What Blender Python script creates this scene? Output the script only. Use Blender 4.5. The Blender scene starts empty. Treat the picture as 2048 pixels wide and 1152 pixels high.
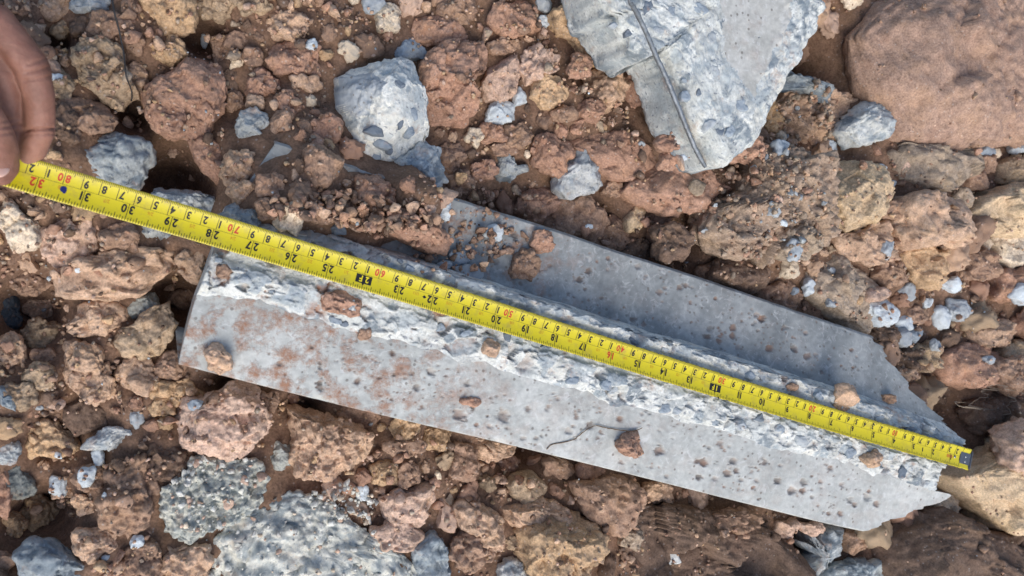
import bpy, bmesh, math, random
import numpy as np
from mathutils import Vector, Matrix

# ------------------------------------------------------------------ camera, sky, sun, exposure
scene = bpy.context.scene
col = scene.collection
A = math.radians(23.5)            # the lens looks down, leaning along the tape
FPX = 1700.0                      # focal length in pixels of a 2048 wide frame
CAMZ = 0.619
cam_data = bpy.data.cameras.new('camera')
cam_data.sensor_width = 36.0
cam_data.lens = FPX / 2048 * 36.0
cam_data.clip_start = 0.02
cam_data.clip_end = 60
cam_data.dof.use_dof = True
cam_data.dof.focus_distance = 0.68
cam_data.dof.aperture_fstop = 11.0
cam = bpy.data.objects.new('camera', cam_data)
cam.location = (0, 0, CAMZ)
cam.rotation_euler = (0, -A, 0)
col.objects.link(cam)
scene.camera = cam

SUN_EL, SUN_AZ = math.radians(46), math.radians(-101)     # azimuth measured in the xy plane, where the light comes from
world = bpy.data.worlds.new('World')
scene.world = world
world.use_nodes = True
wn = world.node_tree
bg = wn.nodes['Background']
sky = wn.nodes.new('ShaderNodeTexSky')
sky.sky_type = 'NISHITA'
sky.sun_disc = False
sky.sun_elevation = SUN_EL
sky.sun_rotation = math.pi / 2 - SUN_AZ
sky.dust_density = 2.0
sky.ozone_density = 0.5
wn.links.new(sky.outputs[0], bg.inputs[0])
bg.inputs[1].default_value = 0.12
sun_data = bpy.data.lights.new('sun', 'SUN')
sun_data.energy = 1.3
sun_data.angle = math.radians(40)
sun_data.color = (1.0, 0.96, 0.90)
sun = bpy.data.objects.new('sun', sun_data)
sdir = Vector((math.cos(SUN_EL) * math.cos(SUN_AZ), math.cos(SUN_EL) * math.sin(SUN_AZ), math.sin(SUN_EL)))
sun.rotation_euler = sdir.to_track_quat('Z', 'Y').to_euler()
sun.location = (0, 0, 3)
col.objects.link(sun)
scene.view_settings.view_transform = 'Standard'
scene.view_settings.look = 'None'
scene.view_settings.gamma = 1.0
scene.view_settings.use_curve_mapping = False
scene.view_settings.exposure = 0.75

# ------------------------------------------------------------------ maths helpers
rng = np.random.default_rng(7)
random.seed(7)
RIGHT = np.array([math.cos(A), 0, math.sin(A)]); UPV = np.array([0, 1.0, 0]); FWD = np.array([math.sin(A), 0, -math.cos(A)])


def at(px, py, z=0.0):
    """world point at height z (metres) below the place px, py of the 2048 x 1152 frame"""
    d = RIGHT * ((px - 1024) / FPX) - UPV * ((py - 576) / FPX) + FWD
    k = (z - CAMZ) / d[2]
    return np.array([0, 0, CAMZ]) + d * k


def to_px(P):
    P = np.atleast_2d(P) - np.array([0, 0, CAMZ])
    w = P @ FWD
    return np.stack([1024 + FPX * (P @ RIGHT) / w, 576 - FPX * (P @ UPV) / w], 1)


def _hash(ix, iy, iz, seed):
    h = (ix.astype(np.uint32) * np.uint32(374761393) + iy.astype(np.uint32) * np.uint32(668265263)
         + iz.astype(np.uint32) * np.uint32(2147483647 - 1640531527) + np.uint32((seed * 974634777) & 0xFFFFFFFF))
    h = (h ^ (h >> np.uint32(13))) * np.uint32(1274126177)
    h = (h ^ (h >> np.uint32(16))) * np.uint32(2246822519)
    return h ^ (h >> np.uint32(15))


def perlin(P, seed=0):
    i = np.floor(P).astype(np.int64)
    f = P - i
    u = f * f * f * (f * (f * 6 - 15) + 10)
    out = np.zeros(len(P))
    for dx in (0, 1):
        for dy in (0, 1):
            for dz in (0, 1):
                h = _hash(i[:, 0] + dx, i[:, 1] + dy, i[:, 2] + dz, seed)
                gx = (h & np.uint32(1023)).astype(float) / 511.5 - 1
                gy = ((h >> np.uint32(10)) & np.uint32(1023)).astype(float) / 511.5 - 1
                gz = ((h >> np.uint32(20)) & np.uint32(1023)).astype(float) / 511.5 - 1
                w = (u[:, 0] if dx else 1 - u[:, 0]) * (u[:, 1] if dy else 1 - u[:, 1]) * (u[:, 2] if dz else 1 - u[:, 2])
                out += w * (gx * (f[:, 0] - dx) + gy * (f[:, 1] - dy) + gz * (f[:, 2] - dz))
    return out * 1.4


def fbm(P, octv=3, seed=0, gain=.5):
    s = np.zeros(len(P)); a = 1.0; t = 0
    for k in range(octv):
        s += a * perlin(P * (2.03 ** k) + 17.3 * k, seed + k); t += a; a *= gain
    return s / t * 1.5


def ridged(P, octv=3, seed=0):
    s = np.zeros(len(P)); a = 1.0; t = 0
    for k in range(octv):
        s += a * (1 - 2 * np.abs(perlin(P * (2.1 ** k) + 9.1 * k, seed + k))); t += a; a *= .5
    return s / t


def worley(P, seed=0):
    """distance to the nearest and second nearest point"""
    i = np.floor(P).astype(np.int64)
    f = P - i
    f1 = np.full(len(P), 9.0); f2 = f1.copy()
    for dx in (-1, 0, 1):
        for dy in (-1, 0, 1):
            for dz in (-1, 0, 1):
                h = _hash(i[:, 0] + dx, i[:, 1] + dy, i[:, 2] + dz, seed)
                qx = dx + (h & np.uint32(1023)).astype(float) / 1023 - f[:, 0]
                qy = dy + ((h >> np.uint32(10)) & np.uint32(1023)).astype(float) / 1023 - f[:, 1]
                qz = dz + ((h >> np.uint32(20)) & np.uint32(1023)).astype(float) / 1023 - f[:, 2]
                d = qx * qx + qy * qy + qz * qz
                m = d < f1
                f2 = np.where(m, f1, np.minimum(f2, d))
                f1 = np.where(m, d, f1)
    return np.sqrt(f1), np.sqrt(f2)


def facets_noise(P, seed=0):
    """broken planes: every cell has its own level and slope"""
    i = np.floor(P).astype(np.int64)
    f = P - i
    f1 = np.full(len(P), 9.0); val = np.zeros(len(P))
    for dx in (-1, 0, 1):
        for dy in (-1, 0, 1):
            for dz in (-1, 0, 1):
                h = _hash(i[:, 0] + dx, i[:, 1] + dy, i[:, 2] + dz, seed)
                qx = dx + (h & np.uint32(1023)).astype(float) / 1023 - f[:, 0]
                qy = dy + ((h >> np.uint32(10)) & np.uint32(1023)).astype(float) / 1023 - f[:, 1]
                qz = dz + ((h >> np.uint32(20)) & np.uint32(1023)).astype(float) / 1023 - f[:, 2]
                d = qx * qx + qy * qy + qz * qz
                g = _hash(i[:, 0] + dx, i[:, 1] + dy, i[:, 2] + dz, seed + 77)
                gx = (g & np.uint32(255)).astype(float) / 127.5 - 1; gy = ((g >> np.uint32(8)) & np.uint32(255)).astype(float) / 127.5 - 1
                gz = ((g >> np.uint32(16)) & np.uint32(255)).astype(float) / 127.5 - 1; lv = ((g >> np.uint32(24)) & np.uint32(255)).astype(float) / 127.5 - 1
                m = d < f1
                val = np.where(m, .45 * lv - .8 * (gx * qx + gy * qy + gz * qz), val)
                f1 = np.where(m, d, f1)
    return val


def stony(P, seed, size):
    """relief and stone mask of broken concrete: flat stones set in paste"""
    i = np.floor(P / size).astype(np.int64)
    f = P / size - i
    f1 = np.full(len(P), 9.0); f2 = f1.copy(); val = np.zeros(len(P)); r1 = np.zeros(len(P)); r2 = np.zeros(len(P))
    for dx in (-1, 0, 1):
        for dy in (-1, 0, 1):
            for dz in (-1, 0, 1):
                h = _hash(i[:, 0] + dx, i[:, 1] + dy, i[:, 2] + dz, seed)
                qx = dx + (h & np.uint32(1023)).astype(float) / 1023 - f[:, 0]
                qy = dy + ((h >> np.uint32(10)) & np.uint32(1023)).astype(float) / 1023 - f[:, 1]
                qz = dz + ((h >> np.uint32(20)) & np.uint32(1023)).astype(float) / 1023 - f[:, 2]
                g = _hash(i[:, 0] + dx, i[:, 1] + dy, i[:, 2] + dz, seed + 77)
                g8 = [((g >> np.uint32(8 * k)) & np.uint32(255)).astype(float) / 255 for k in range(4)]
                d = (np.abs(qx) + np.abs(qy) + np.abs(qz)) * (.55 + .75 * g8[3])      # angular cells of unlike size
                m = d < f1
                f2 = np.where(m, f1, np.minimum(f2, d))
                val = np.where(m, .5 * (g8[0] * 2 - 1) - .7 * ((g8[1] * 2 - 1) * qx + (g8[2] * 2 - 1) * qy), val)
                r1 = np.where(m, g8[3], r1); r2 = np.where(m, g8[1], r2)
                f1 = np.where(m, d, f1)
    mask = (r1 < .42) * smooth(.03, .16, f2 - f1)
    return val, mask, r2


def put_stone(me, mask, hue):
    a = me.attributes.new('stone', 'FLOAT_COLOR', 'POINT')
    a.data.foreach_set('color', np.stack([mask, hue, mask * 0, mask * 0 + 1], 1).astype(np.float32).ravel())


def smooth(e0, e1, x):
    t = np.clip((x - e0) / (e1 - e0), 0, 1)
    return t * t * (3 - 2 * t)


def lin(r, g, b, k=1.0):
    f = lambda c: (c / 255 / 12.92 if c / 255 <= .04045 else ((c / 255 + .055) / 1.055) ** 2.4)
    return (f(r) * k, f(g) * k, f(b) * k, 1.0)


# ------------------------------------------------------------------ mesh helpers
def mesh_np(name, V, F, mat=None, smooth_shade=True):
    """V (n,3), F (m,3) or (m,4) int array -> mesh"""
    me = bpy.data.meshes.new(name)
    V = np.ascontiguousarray(V, np.float32); F = np.ascontiguousarray(F, np.int32)
    m, k = F.shape
    me.vertices.add(len(V)); me.vertices.foreach_set('co', V.ravel())
    me.loops.add(m * k); me.loops.foreach_set('vertex_index', F.ravel())
    me.polygons.add(m); me.polygons.foreach_set('loop_start', np.arange(0, m * k, k, dtype=np.int32))
    me.update(calc_edges=True)
    if smooth_shade:
        me.shade_smooth()
    if mat:
        me.materials.append(mat)
    return me


def link(name, me, parent=None, color=None):
    o = bpy.data.objects.new(name, me)
    if parent is not None:
        o.parent = parent
    if color is not None:
        o.color = color
    col.objects.link(o)
    return o


def tag(o, label=None, cat=None, group=None, kind=None):
    if label: o['label'] = label
    if cat: o['category'] = cat
    if group: o['group'] = group
    if kind: o['kind'] = kind
    return o


_ico = {}


def ico(n):
    if n not in _ico:
        bm = bmesh.new()
        bmesh.ops.create_icosphere(bm, subdivisions=n, radius=1)
        V = np.array([v.co[:] for v in bm.verts]); F = np.array([[v.index for v in f.verts] for f in bm.faces])
        bm.free()
        V /= np.linalg.norm(V, axis=1)[:, None]
        _ico[n] = (V, F)
    return _ico[n]


def grid_faces(R, C):
    i = np.arange(R - 1)[:, None] * C + np.arange(C - 1)[None]
    return np.stack([i, i + 1, i + C + 1, i + C], -1).reshape(-1, 4)


def tube(points, radii, n=8, wob=0.0, seed=0):
    """closed tapering tube through points"""
    P = np.array(points, float); r = np.broadcast_to(np.array(radii, float), (len(P),))
    T = np.gradient(P, axis=0); T /= np.linalg.norm(T, axis=1)[:, None]
    up = np.array([0.03, .02, 1.0]); S = np.cross(T, up); S /= np.linalg.norm(S, axis=1)[:, None]; U = np.cross(S, T)
    a = np.linspace(0, 2 * np.pi, n, endpoint=False)
    V = P[:, None] + r[:, None, None] * (np.cos(a)[None, :, None] * S[:, None] + np.sin(a)[None, :, None] * U[:, None])
    V = V.reshape(-1, 3)
    if wob:
        V = V + wob * np.stack([perlin(V * 400, seed), perlin(V * 400 + 50, seed), perlin(V * 400 + 90, seed)], 1)
    F = []
    for i in range(len(P) - 1):
        for j in range(n):
            F.append((i * n + j, i * n + (j + 1) % n, (i + 1) * n + (j + 1) % n, (i + 1) * n + j))
    return V, np.array(F)


def spline(pts, n):
    """smooth resampling of a polyline (Catmull-Rom)"""
    P = np.array(pts, float)
    Q = np.vstack([2 * P[0] - P[1], P, 2 * P[-1] - P[-2]])
    t = np.linspace(0, len(P) - 1 - 1e-9, n); i = t.astype(int); u = (t - i)[:, None]
    a, b, c, d = Q[i], Q[i + 1], Q[i + 2], Q[i + 3]
    return .5 * (2 * b + (c - a) * u + (2 * a - 5 * b + 4 * c - d) * u ** 2 + (3 * b - a - 3 * c + d) * u ** 3)


# ------------------------------------------------------------------ materials
class NT:
    def __init__(self, name, rough=.95, spec=.25):
        self.m = bpy.data.materials.new(name); self.m.use_nodes = True
        self.t = self.m.node_tree; self.b = self.t.nodes['Principled BSDF']
        self.b.inputs['Roughness'].default_value = rough
        self.b.inputs['Specular IOR Level'].default_value = spec

    def n(self, typ, ins=None, **props):
        nd = self.t.nodes.new(typ)
        for k, v in props.items():
            setattr(nd, k, v)
        for k, v in (ins or {}).items():
            s = nd.inputs[k]
            if isinstance(v, bpy.types.NodeSocket):
                self.t.links.new(v, s)
            else:
                s.default_value = v
        return nd

    def noise(self, vec, scale, detail=4, rough=.55, w=None, dist=0.0):
        ins = {'Vector': vec, 'Scale': scale, 'Detail': detail, 'Roughness': rough, 'Distortion': dist}
        if w is not None:
            ins['W'] = w
        return self.n('ShaderNodeTexNoise', ins, noise_dimensions='4D' if w is not None else '3D').outputs['Fac']

    def ramp(self, fac, stops):
        r = self.n('ShaderNodeValToRGB', {'Fac': fac}); e = r.color_ramp.elements
        while len(e) < len(stops):
            e.new(.5)
        for el, (p, c) in zip(e, stops):
            el.position = p; el.color = c if len(c) == 4 else (*c, 1)
        return r.outputs[0]

    def rng(self, fac, a, b, c=0.0, d=1.0, interp='LINEAR'):
        return self.n('ShaderNodeMapRange', {0: fac, 1: a, 2: b, 3: c, 4: d}, interpolation_type=interp).outputs[0]

    def math(self, op, a, b=0.0):
        return self.n('ShaderNodeMath', {0: a, 1: b}, operation=op).outputs[0]

    def mix(self, fac, a, b, mode='MIX'):
        return self.n('ShaderNodeMix', {0: fac, 6: a, 7: b}, data_type='RGBA', blend_type=mode).outputs[2]

    def bump(self, h, strength, dist, prev=None):
        ins = {'Height': h, 'Strength': strength, 'Distance': dist}
        if prev is not None:
            ins['Normal'] = prev
        return self.n('ShaderNodeBump', ins).outputs[0]

    def out(self, color, normal=None, rough=None):
        self.t.links.new(color, self.b.inputs['Base Color'])
        if normal is not None:
            self.t.links.new(normal, self.b.inputs['Normal'])
        if rough is not None:
            self.t.links.new(rough, self.b.inputs['Roughness'])
        return self.m


def soil_material(name, attr=False, damp=0.0):
    g = NT(name, .97, .15)
    co = g.n('ShaderNodeTexCoord').outputs['Object']
    inf = g.n('ShaderNodeObjectInfo')
    w = g.math('MULTIPLY', inf.outputs['Random'], 37.0)
    base = g.n('ShaderNodeAttribute', attribute_name='tint').outputs['Color'] if attr else inf.outputs['Color']
    big = g.noise(co, 38, 5, .6, w)
    mid = g.noise(co, 130, 6, .65, w)
    fine = g.noise(co, 620, 4, .6, w)
    c = g.mix(1.0, base, g.ramp(mid, [(.25, (.60, .58, .56)), (.5, (1, 1, 1)), (.75, (1.38, 1.36, 1.33))]), 'MULTIPLY')
    c = g.mix(g.rng(big, .50, .68, 0, .62), c, g.mix(1.0, base, (1.14, 1.08, .93, 1), 'MULTIPLY'))      # ochre stains
    c = g.mix(g.rng(big, .46, .30, 0, .60), c, g.mix(1.0, base, (.80, .71, .67, 1), 'MULTIPLY'))        # damp red patches
    c = g.mix(1.0, c, g.ramp(fine, [(.3, (.62, .62, .62)), (.5, (1, 1, 1)), (.72, (1.38, 1.38, 1.38))]), 'MULTIPLY')
    v = g.n('ShaderNodeTexVoronoi', {'Vector': co, 'Scale': 420.0, 'Randomness': 1.0})
    vr = g.n('ShaderNodeSeparateColor', {0: v.outputs['Color']}).outputs[0]
    grain = g.math('MULTIPLY', g.rng(vr, .93, .95), g.rng(v.outputs['Distance'], .42, .30))
    c = g.mix(g.math('MULTIPLY', grain, .28), c, (.52, .50, .47, 1))                                     # pale grit
    nb = g.bump(g.noise(co, 230, 7, .64, w), .42, .0032)
    nb = g.bump(v.outputs['Distance'], .2, .0010, nb)
    return g.out(c, nb)


def concrete_broken_material(name, tint=True, agg=120.0, dirt=.25, rib=False):
    """freshly broken concrete: pale paste, blue grey angular aggregate, grit, clay smears"""
    g = NT(name, .88, .3)
    co = g.n('ShaderNodeTexCoord').outputs['Object']
    inf = g.n('ShaderNodeObjectInfo')
    w = g.math('MULTIPLY', inf.outputs['Random'], 41.0)
    warp = g.n('ShaderNodeTexNoise', {'Vector': co, 'Scale': 90.0, 'Detail': 5.0})
    vv = g.n('ShaderNodeVectorMath', {0: warp.outputs['Color'], 1: (.5, .5, .5)}, operation='SUBTRACT').outputs[0]
    vv = g.n('ShaderNodeVectorMath', {0: vv, 'Scale': .012}, operation='SCALE').outputs[0]
    pw = g.n('ShaderNodeVectorMath', {0: co, 1: vv}, operation='ADD').outputs[0]
    r1 = g.n('ShaderNodeSeparateColor', {0: g.n('ShaderNodeAttribute', attribute_name='stone').outputs['Color']})
    stone = g.math('MULTIPLY', r1.outputs[0], g.rng(g.noise(co, 140, 5, .7, w), .36, .50, .35, 1.0))
    v2 = g.n('ShaderNodeTexVoronoi', {'Vector': pw, 'Scale': agg * 3.4})
    r2 = g.n('ShaderNodeSeparateColor', {0: v2.outputs['Color']})
    grit = g.math('MULTIPLY', g.rng(r2.outputs[0], .80, .84), g.rng(v2.outputs['Distance'], .50, .38))
    mid = g.noise(co, 75, 6, .62, w)
    fine = g.noise(co, 520, 5, .62, w)
    paste = g.ramp(mid, [(.28, (.36, .36, .335)), (.48, (.53, .532, .50)), (.66, (.69, .688, .645))])
    scol = g.ramp(r1.outputs[1], [(0, (.13, .155, .175)), (.3, (.25, .285, .305)), (.7, (.40, .425, .42)), (1, (.54, .52, .46))])
    c = g.mix(g.math('MULTIPLY', stone, .92), paste, scol)
    c = g.mix(g.math('MULTIPLY', grit, .75), c, g.ramp(r2.outputs[1], [(0, (.15, .16, .18)), (.6, (.33, .36, .39)), (1, (.66, .64, .60))]))
    c = g.mix(1.0, c, g.ramp(fine, [(.3, (.74, .74, .74)), (.5, (1, 1, 1)), (.7, (1.16, 1.16, 1.16))]), 'MULTIPLY')
    if tint:
        c = g.mix(1.0, c, inf.outputs['Color'], 'MULTIPLY')
    clay = g.noise(co, 48, 7, .7, g.math('ADD', w, 9.0))
    c = g.mix(g.rng(clay, .56, .68, 0, dirt * 2.2), c, lin(170, 128, 98, .9))
    if rib:
        ck = g.n('ShaderNodeAttribute', attribute_name='clay').outputs['Fac']
        c = g.mix(g.math('MULTIPLY', ck, g.rng(g.noise(co, 150, 5, .7), .38, .55)), c, lin(160, 116, 90, .9))
    hn = g.noise(co, 190, 8, .68, w)
    nb = g.bump(hn, g.rng(stone, 0, 1, .75, .2), .0032)
    nb = g.bump(fine, .4, .0009, nb)
    return g.out(c, nb)


def concrete_formed_material(name, clay_lo=.55, clay_mul=1.0, base=((.32, .328, .312), (.42, .43, .405), (.52, .525, .495)), lime_k=.55):
    """the face cast against the form: fine grey skin, bug holes, clay smears"""
    g = NT(name, .72, .35)
    co = g.n('ShaderNodeTexCoord').outputs['Object']
    mid = g.noise(co, 26, 7, .62)
    fine = g.noise(co, 210, 6, .6)
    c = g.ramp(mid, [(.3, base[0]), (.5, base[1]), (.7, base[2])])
    c = g.mix(1.0, c, g.ramp(fine, [(.3, (.83, .83, .83)), (.5, (1, 1, 1)), (.7, (1.14, 1.14, 1.13))]), 'MULTIPLY')
    lime = g.noise(co, 120, 6, .7, dist=1.2)
    c = g.mix(g.rng(lime, .54, .68, 0, lime_k), c, (.66, .67, .66, 1))
    v = g.n('ShaderNodeTexVoronoi', {'Vector': co, 'Scale': 170.0})
    vr = g.n('ShaderNodeSeparateColor', {0: v.outputs['Color']}).outputs[0]
    hole = g.math('MULTIPLY', g.rng(vr, .66, .68), g.rng(v.outputs['Distance'], .24, .14))
    c = g.mix(g.math('MULTIPLY', hole, .7), c, (.13, .115, .10, 1))
    clay = g.noise(co, 60, 8, .72)
    clayk = g.n('ShaderNodeAttribute', attribute_name='clay').outputs['Fac']
    cf = g.math('MULTIPLY', g.rng(clay, clay_lo, clay_lo + .16), clayk)
    c = g.mix(g.math('MULTIPLY', cf, clay_mul), c, lin(160, 116, 88, .85))
    pit = g.n('ShaderNodeAttribute', attribute_name='pit').outputs['Fac']
    pc = g.ramp(g.noise(co, 90, 3), [(.4, lin(92, 84, 78)), (.6, lin(132, 102, 84))])
    c = g.mix(g.math('MULTIPLY', pit, .9), c, pc)
    nb = g.bump(hole, -.5, .0012)
    nb = g.bump(fine, .25, .0012, nb)
    nb = g.bump(cf, .5, .0012, nb)
    return g.out(c, nb)


def plain_material(name, color, rough=.6, spec=.4, metal=0.0, noise_scale=400, amount=.15, bump=.2, bump_d=.0004):
    g = NT(name, rough, spec)
    g.b.inputs['Metallic'].default_value = metal
    co = g.n('ShaderNodeTexCoord').outputs['Object']
    nz = g.noise(co, noise_scale, 5, .6)
    c = g.mix(1.0, color, g.ramp(nz, [(.3, (1 - amount,) * 3), (.7, (1 + amount,) * 3)]), 'MULTIPLY')
    return g.out(c, g.bump(nz, bump, bump_d))


M_SOIL = soil_material('soil')
M_CRUMB = soil_material('soil_crumb', attr=True)
M_BROKEN = concrete_broken_material('broken_concrete')
M_GRAINY = concrete_broken_material('grainy_concrete', agg=170.0, dirt=.16)
M_FORM = concrete_formed_material('formed_concrete', .465, .85)
M_CHIP = plain_material('stone_chip', (1, 1, 1, 1))


def chip_material():
    g = NT('crushed_stone', .8, .35)
    co = g.n('ShaderNodeTexCoord').outputs['Object']
    inf = g.n('ShaderNodeObjectInfo')
    w = g.math('MULTIPLY', inf.outputs['Random'], 29.0)
    nz = g.noise(co, 240, 6, .65, w)
    c = g.mix(1.0, inf.outputs['Color'], g.ramp(nz, [(.28, (.78, .78, .78)), (.5, (1, 1, 1)), (.7, (1.18, 1.18, 1.18))]), 'MULTIPLY')
    c = g.mix(g.rng(g.noise(co, 120, 5, .6, w), .60, .72, 0, .5), c, lin(165, 126, 98, .9))
    return g.out(c, g.bump(nz, .5, .0016))


M_CHIP = chip_material()

PAL = {
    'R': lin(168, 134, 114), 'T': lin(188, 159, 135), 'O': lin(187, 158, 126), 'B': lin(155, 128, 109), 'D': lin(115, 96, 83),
    'P': lin(197, 169, 150), 'V': lin(168, 147, 123), 'Y': lin(194, 171, 141), 'W': lin(212, 196, 174), 'G': lin(159, 143, 126),
    # concrete tints (multiply) and chips
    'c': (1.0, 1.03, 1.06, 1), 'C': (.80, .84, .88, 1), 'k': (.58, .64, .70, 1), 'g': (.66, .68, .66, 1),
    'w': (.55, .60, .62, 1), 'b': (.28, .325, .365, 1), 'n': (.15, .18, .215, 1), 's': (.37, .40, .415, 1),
}

# ------------------------------------------------------------------ height map that things come to rest on
GX0, GX1, GY0, GY1, GS = -.30, 1.16, -.52, .52, .0025
HN = (int((GX1 - GX0) / GS) + 1, int((GY1 - GY0) / GS) + 1)
hx = GX0 + np.arange(HN[0]) * GS
hy = GY0 + np.arange(HN[1]) * GS

# low places and heaped places of the ground: frame place, radius in cm, change in cm
VOIDS = [(345, 330, 45), (400, 385, 38), (372, 600, 34), (1645, 110, 75), (1103, 912, 26), (30, 632, 42), (1945, 845, 60), (1960, 1052, 40), (1388, 478, 30), (1228, 138, 22), (1240, 440, 24), (60, 1078, 36),
         (262, 188, 22), (105, 45, 18), (640, 838, 16), (415, 30, 30), (470, 790, 22), (690, 1085, 12), (1700, 1125, 26)]        # open gaps nothing has fallen into
HOLES = [(850, 405, 1.8, 2.6), (815, 385, 2.0, 2.6), (490, 425, 1.8, 2.0), (560, 447, 2.0, 1.6), (650, 472, 1.9, 1.4), (730, 495, 1.7, 2.0), (600, 805, 1.8, -1.5), (750, 842, 1.8, -1.5), (900, 878, 1.8, -1.5), (1050, 912, 2.0, -2.0), (1200, 948, 1.8, -1.5), (1350, 985, 1.8, -1.5), (1500, 1022, 1.8, -1.2),
         (480, 785, 2, -1.5), (1640, 110, 4.6, -17), (330, 340, 3.0, -4.5), (372, 600, 2.4, -4), (262, 175, 2, -2), (470, 200, 2, -1.5), (30, 630, 3, -3),
         (1105, 912, 2.2, -4), (1385, 475, 2.6, -3), (1235, 130, 2, -3), (1230, 430, 2, -2), (1960, 840, 4.5, -3.5), (1935, 1040, 4, -3),
         (60, 1085, 3, -3), (120, 905, 2.5, -2), (420, 20, 3, -2), (690, 75, 4, .5), (1690, 1095, 3, -3), (1050, 385, 3, -1.5), (1450, 1100, 9, -1.5),
         (640, 880, 3, -1), (560, 300, 4, 1.8),
         (650, 430, 5.0, 3.2), (540, 400, 4.0, 2.2), (800, 430, 3.4, 3.0), (860, 460, 2.4, 1.6), (700, 330, 4, 1.2),
         (1560, 410, 8, 2.0), (1700, 560, 7, 1.0), (1330, 320, 6, 1.6), (1180, 180, 7, 1.0), (1850, 450, 7, 1.0), (1850, 200, 12, 1.0)]


def ground_height(X, Y):
    P = np.stack([X.ravel(), Y.ravel(), np.zeros(X.size)], 1)
    z = -.030 + .014 * fbm(P * 9, 3, 3) + .006 * fbm(P * 40, 3, 5)
    for (px, py, r, dz) in HOLES + [(x, y, q * .05, -3.2) for x, y, q in VOIDS]:
        c = at(px, py, 0)
        z += dz / 100 * np.exp(-(((P[:, 0] - c[0]) ** 2 + (P[:, 1] - c[1]) ** 2) / (r / 100) ** 2))
    far = smooth(.5, 3.0, np.hypot(P[:, 0] - .4, P[:, 1]))
    z += far * (.12 * fbm(P * .8, 3, 21) + .03)
    return z.reshape(X.shape)


HX, HY = np.meshgrid(hx, hy, indexing='ij')
H = ground_height(HX, HY)
COVER = np.zeros(H.shape, bool)
CLEAN = np.zeros(H.shape, bool)             # places kept free of loose soil: broken concrete


def cell(x, y):
    return np.clip(((np.asarray(x) - GX0) / GS + .5).astype(int), 0, HN[0] - 1), np.clip(((np.asarray(y) - GY0) / GS + .5).astype(int), 0, HN[1] - 1)


def hsample(x, y):
    i, j = cell(x, y)
    return H[i, j]


def splat(V, cover=True, clean=False):
    i, j = cell(V[:, 0], V[:, 1])
    seen = V[:, 2] > H[i, j] - .0015            # what the soil buries does not count
    V, i, j = V[seen], i[seen], j[seen]
    if clean:
        for a in (-2, -1, 0, 1, 2):
            for b_ in (-2, -1, 0, 1, 2):
                CLEAN[np.clip(i + a, 0, HN[0] - 1), np.clip(j + b_, 0, HN[1] - 1)] = True
    np.maximum.at(H, (i, j), V[:, 2])
    if cover:
        COVER[i, j] = True
        for a, b in ((1, 0), (0, 1)):
            COVER[np.clip(i + a, 0, HN[0] - 1), np.clip(j + b, 0, HN[1] - 1)] = True


# ------------------------------------------------------------------ the ground: one sheet
def ground():
    fx = np.arange(-.26, 1.10, .0036); fy = np.arange(-.46, .46, .0036)
    ex = np.geomspace(.02, 9, 22)
    xs = np.concatenate([(fx[0] - ex)[::-1], fx, fx[-1] + ex]); ys = np.concatenate([(fy[0] - ex)[::-1], fy, fy[-1] + ex])
    X, Y = np.meshgrid(xs, ys, indexing='ij')
    Z = ground_height(X, Y)
    P = np.stack([X.ravel(), Y.ravel(), Z.ravel()], 1)
    f1, f2 = worley(P / .011, 4)
    g1, _ = worley(P / .0055, 6)
    P[:, 2] += .0040 * (.55 - f1) + .0020 * (.5 - g1) + .0012 * fbm(P / .006, 2, 9)
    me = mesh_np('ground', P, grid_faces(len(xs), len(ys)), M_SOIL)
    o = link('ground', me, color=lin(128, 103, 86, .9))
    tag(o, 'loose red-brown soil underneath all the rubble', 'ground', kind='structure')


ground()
# ------------------------------------------------------------------ the long broken concrete channel
SLAB_Z = -.035
G1 = [(357, 727, 3.0), (560, 779, 3.0), (760, 828, 3.0), (1000, 884, 3.0), (1250, 945, 3.0), (1480, 1003, 3.0), (1640, 1043, 3.0), (1718, 1060, 3.0)]
GF = [(372, 665, 3.35), (560, 706, 3.4), (760, 758, 3.4), (1000, 820, 3.4), (1250, 880, 3.4), (1480, 942, 3.4), (1680, 990, 3.4), (1872, 1004, 3.3)]
G2 = [(393, 592, 3.7), (500, 600, 3.7), (614, 634, 3.7), (722, 671, 3.7), (847, 695, 3.7), (951, 727, 3.7), (1060, 757, 3.7), (1170, 786, 3.7), (1243, 813, 3.7),
      (1347, 835, 3.7), (1451, 867, 3.7), (1560, 896, 3.7), (1650, 916, 3.7), (1731, 940, 3.7), (1800, 960, 3.7), (1866, 978, 3.6)]
GM = [(425, 505, 4.3), (620, 556, 4.3), (800, 610, 4.3), (1000, 666, 4.3), (1200, 730, 4.3), (1400, 784, 4.3), (1600, 838, 4.3), (1760, 882, 4.3), (1902, 925, 4.1)]
G3 = [(450, 412, 1.9), (600, 456, 2.1), (710, 490, 2.7), (788, 513, 4.0), (882, 543, 4.4), (969, 570, 4.4), (1060, 598, 4.4), (1139, 622, 4.4), (1222, 650, 4.3), (1257, 664, 4.2),
      (1299, 675, 4.2), (1347, 686, 4.3), (1417, 709, 4.3), (1560, 752, 4.2), (1672, 787, 4.0), (1756, 815, 3.9), (1856, 852, 3.8), (1922, 893, 3.7)]
G4 = [(470, 404, 1.2), (600, 444, 1.2), (788, 502, 1.2), (969, 558, 1.2), (1139, 611, 1.2), (1299, 662, 1.3), (1417, 696, 1.5), (1560, 740, 1.8), (1672, 775, 2.2), (1780, 810, 2.6), (1900, 852, 3.0)]
G5 = [(510, 345, 1.0), (800, 437, 1.0), (1000, 499, 1.0), (1222, 571, 1.05), (1472, 652, 1.3), (1672, 722, 1.6), (1822, 775, 1.9)]
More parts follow.
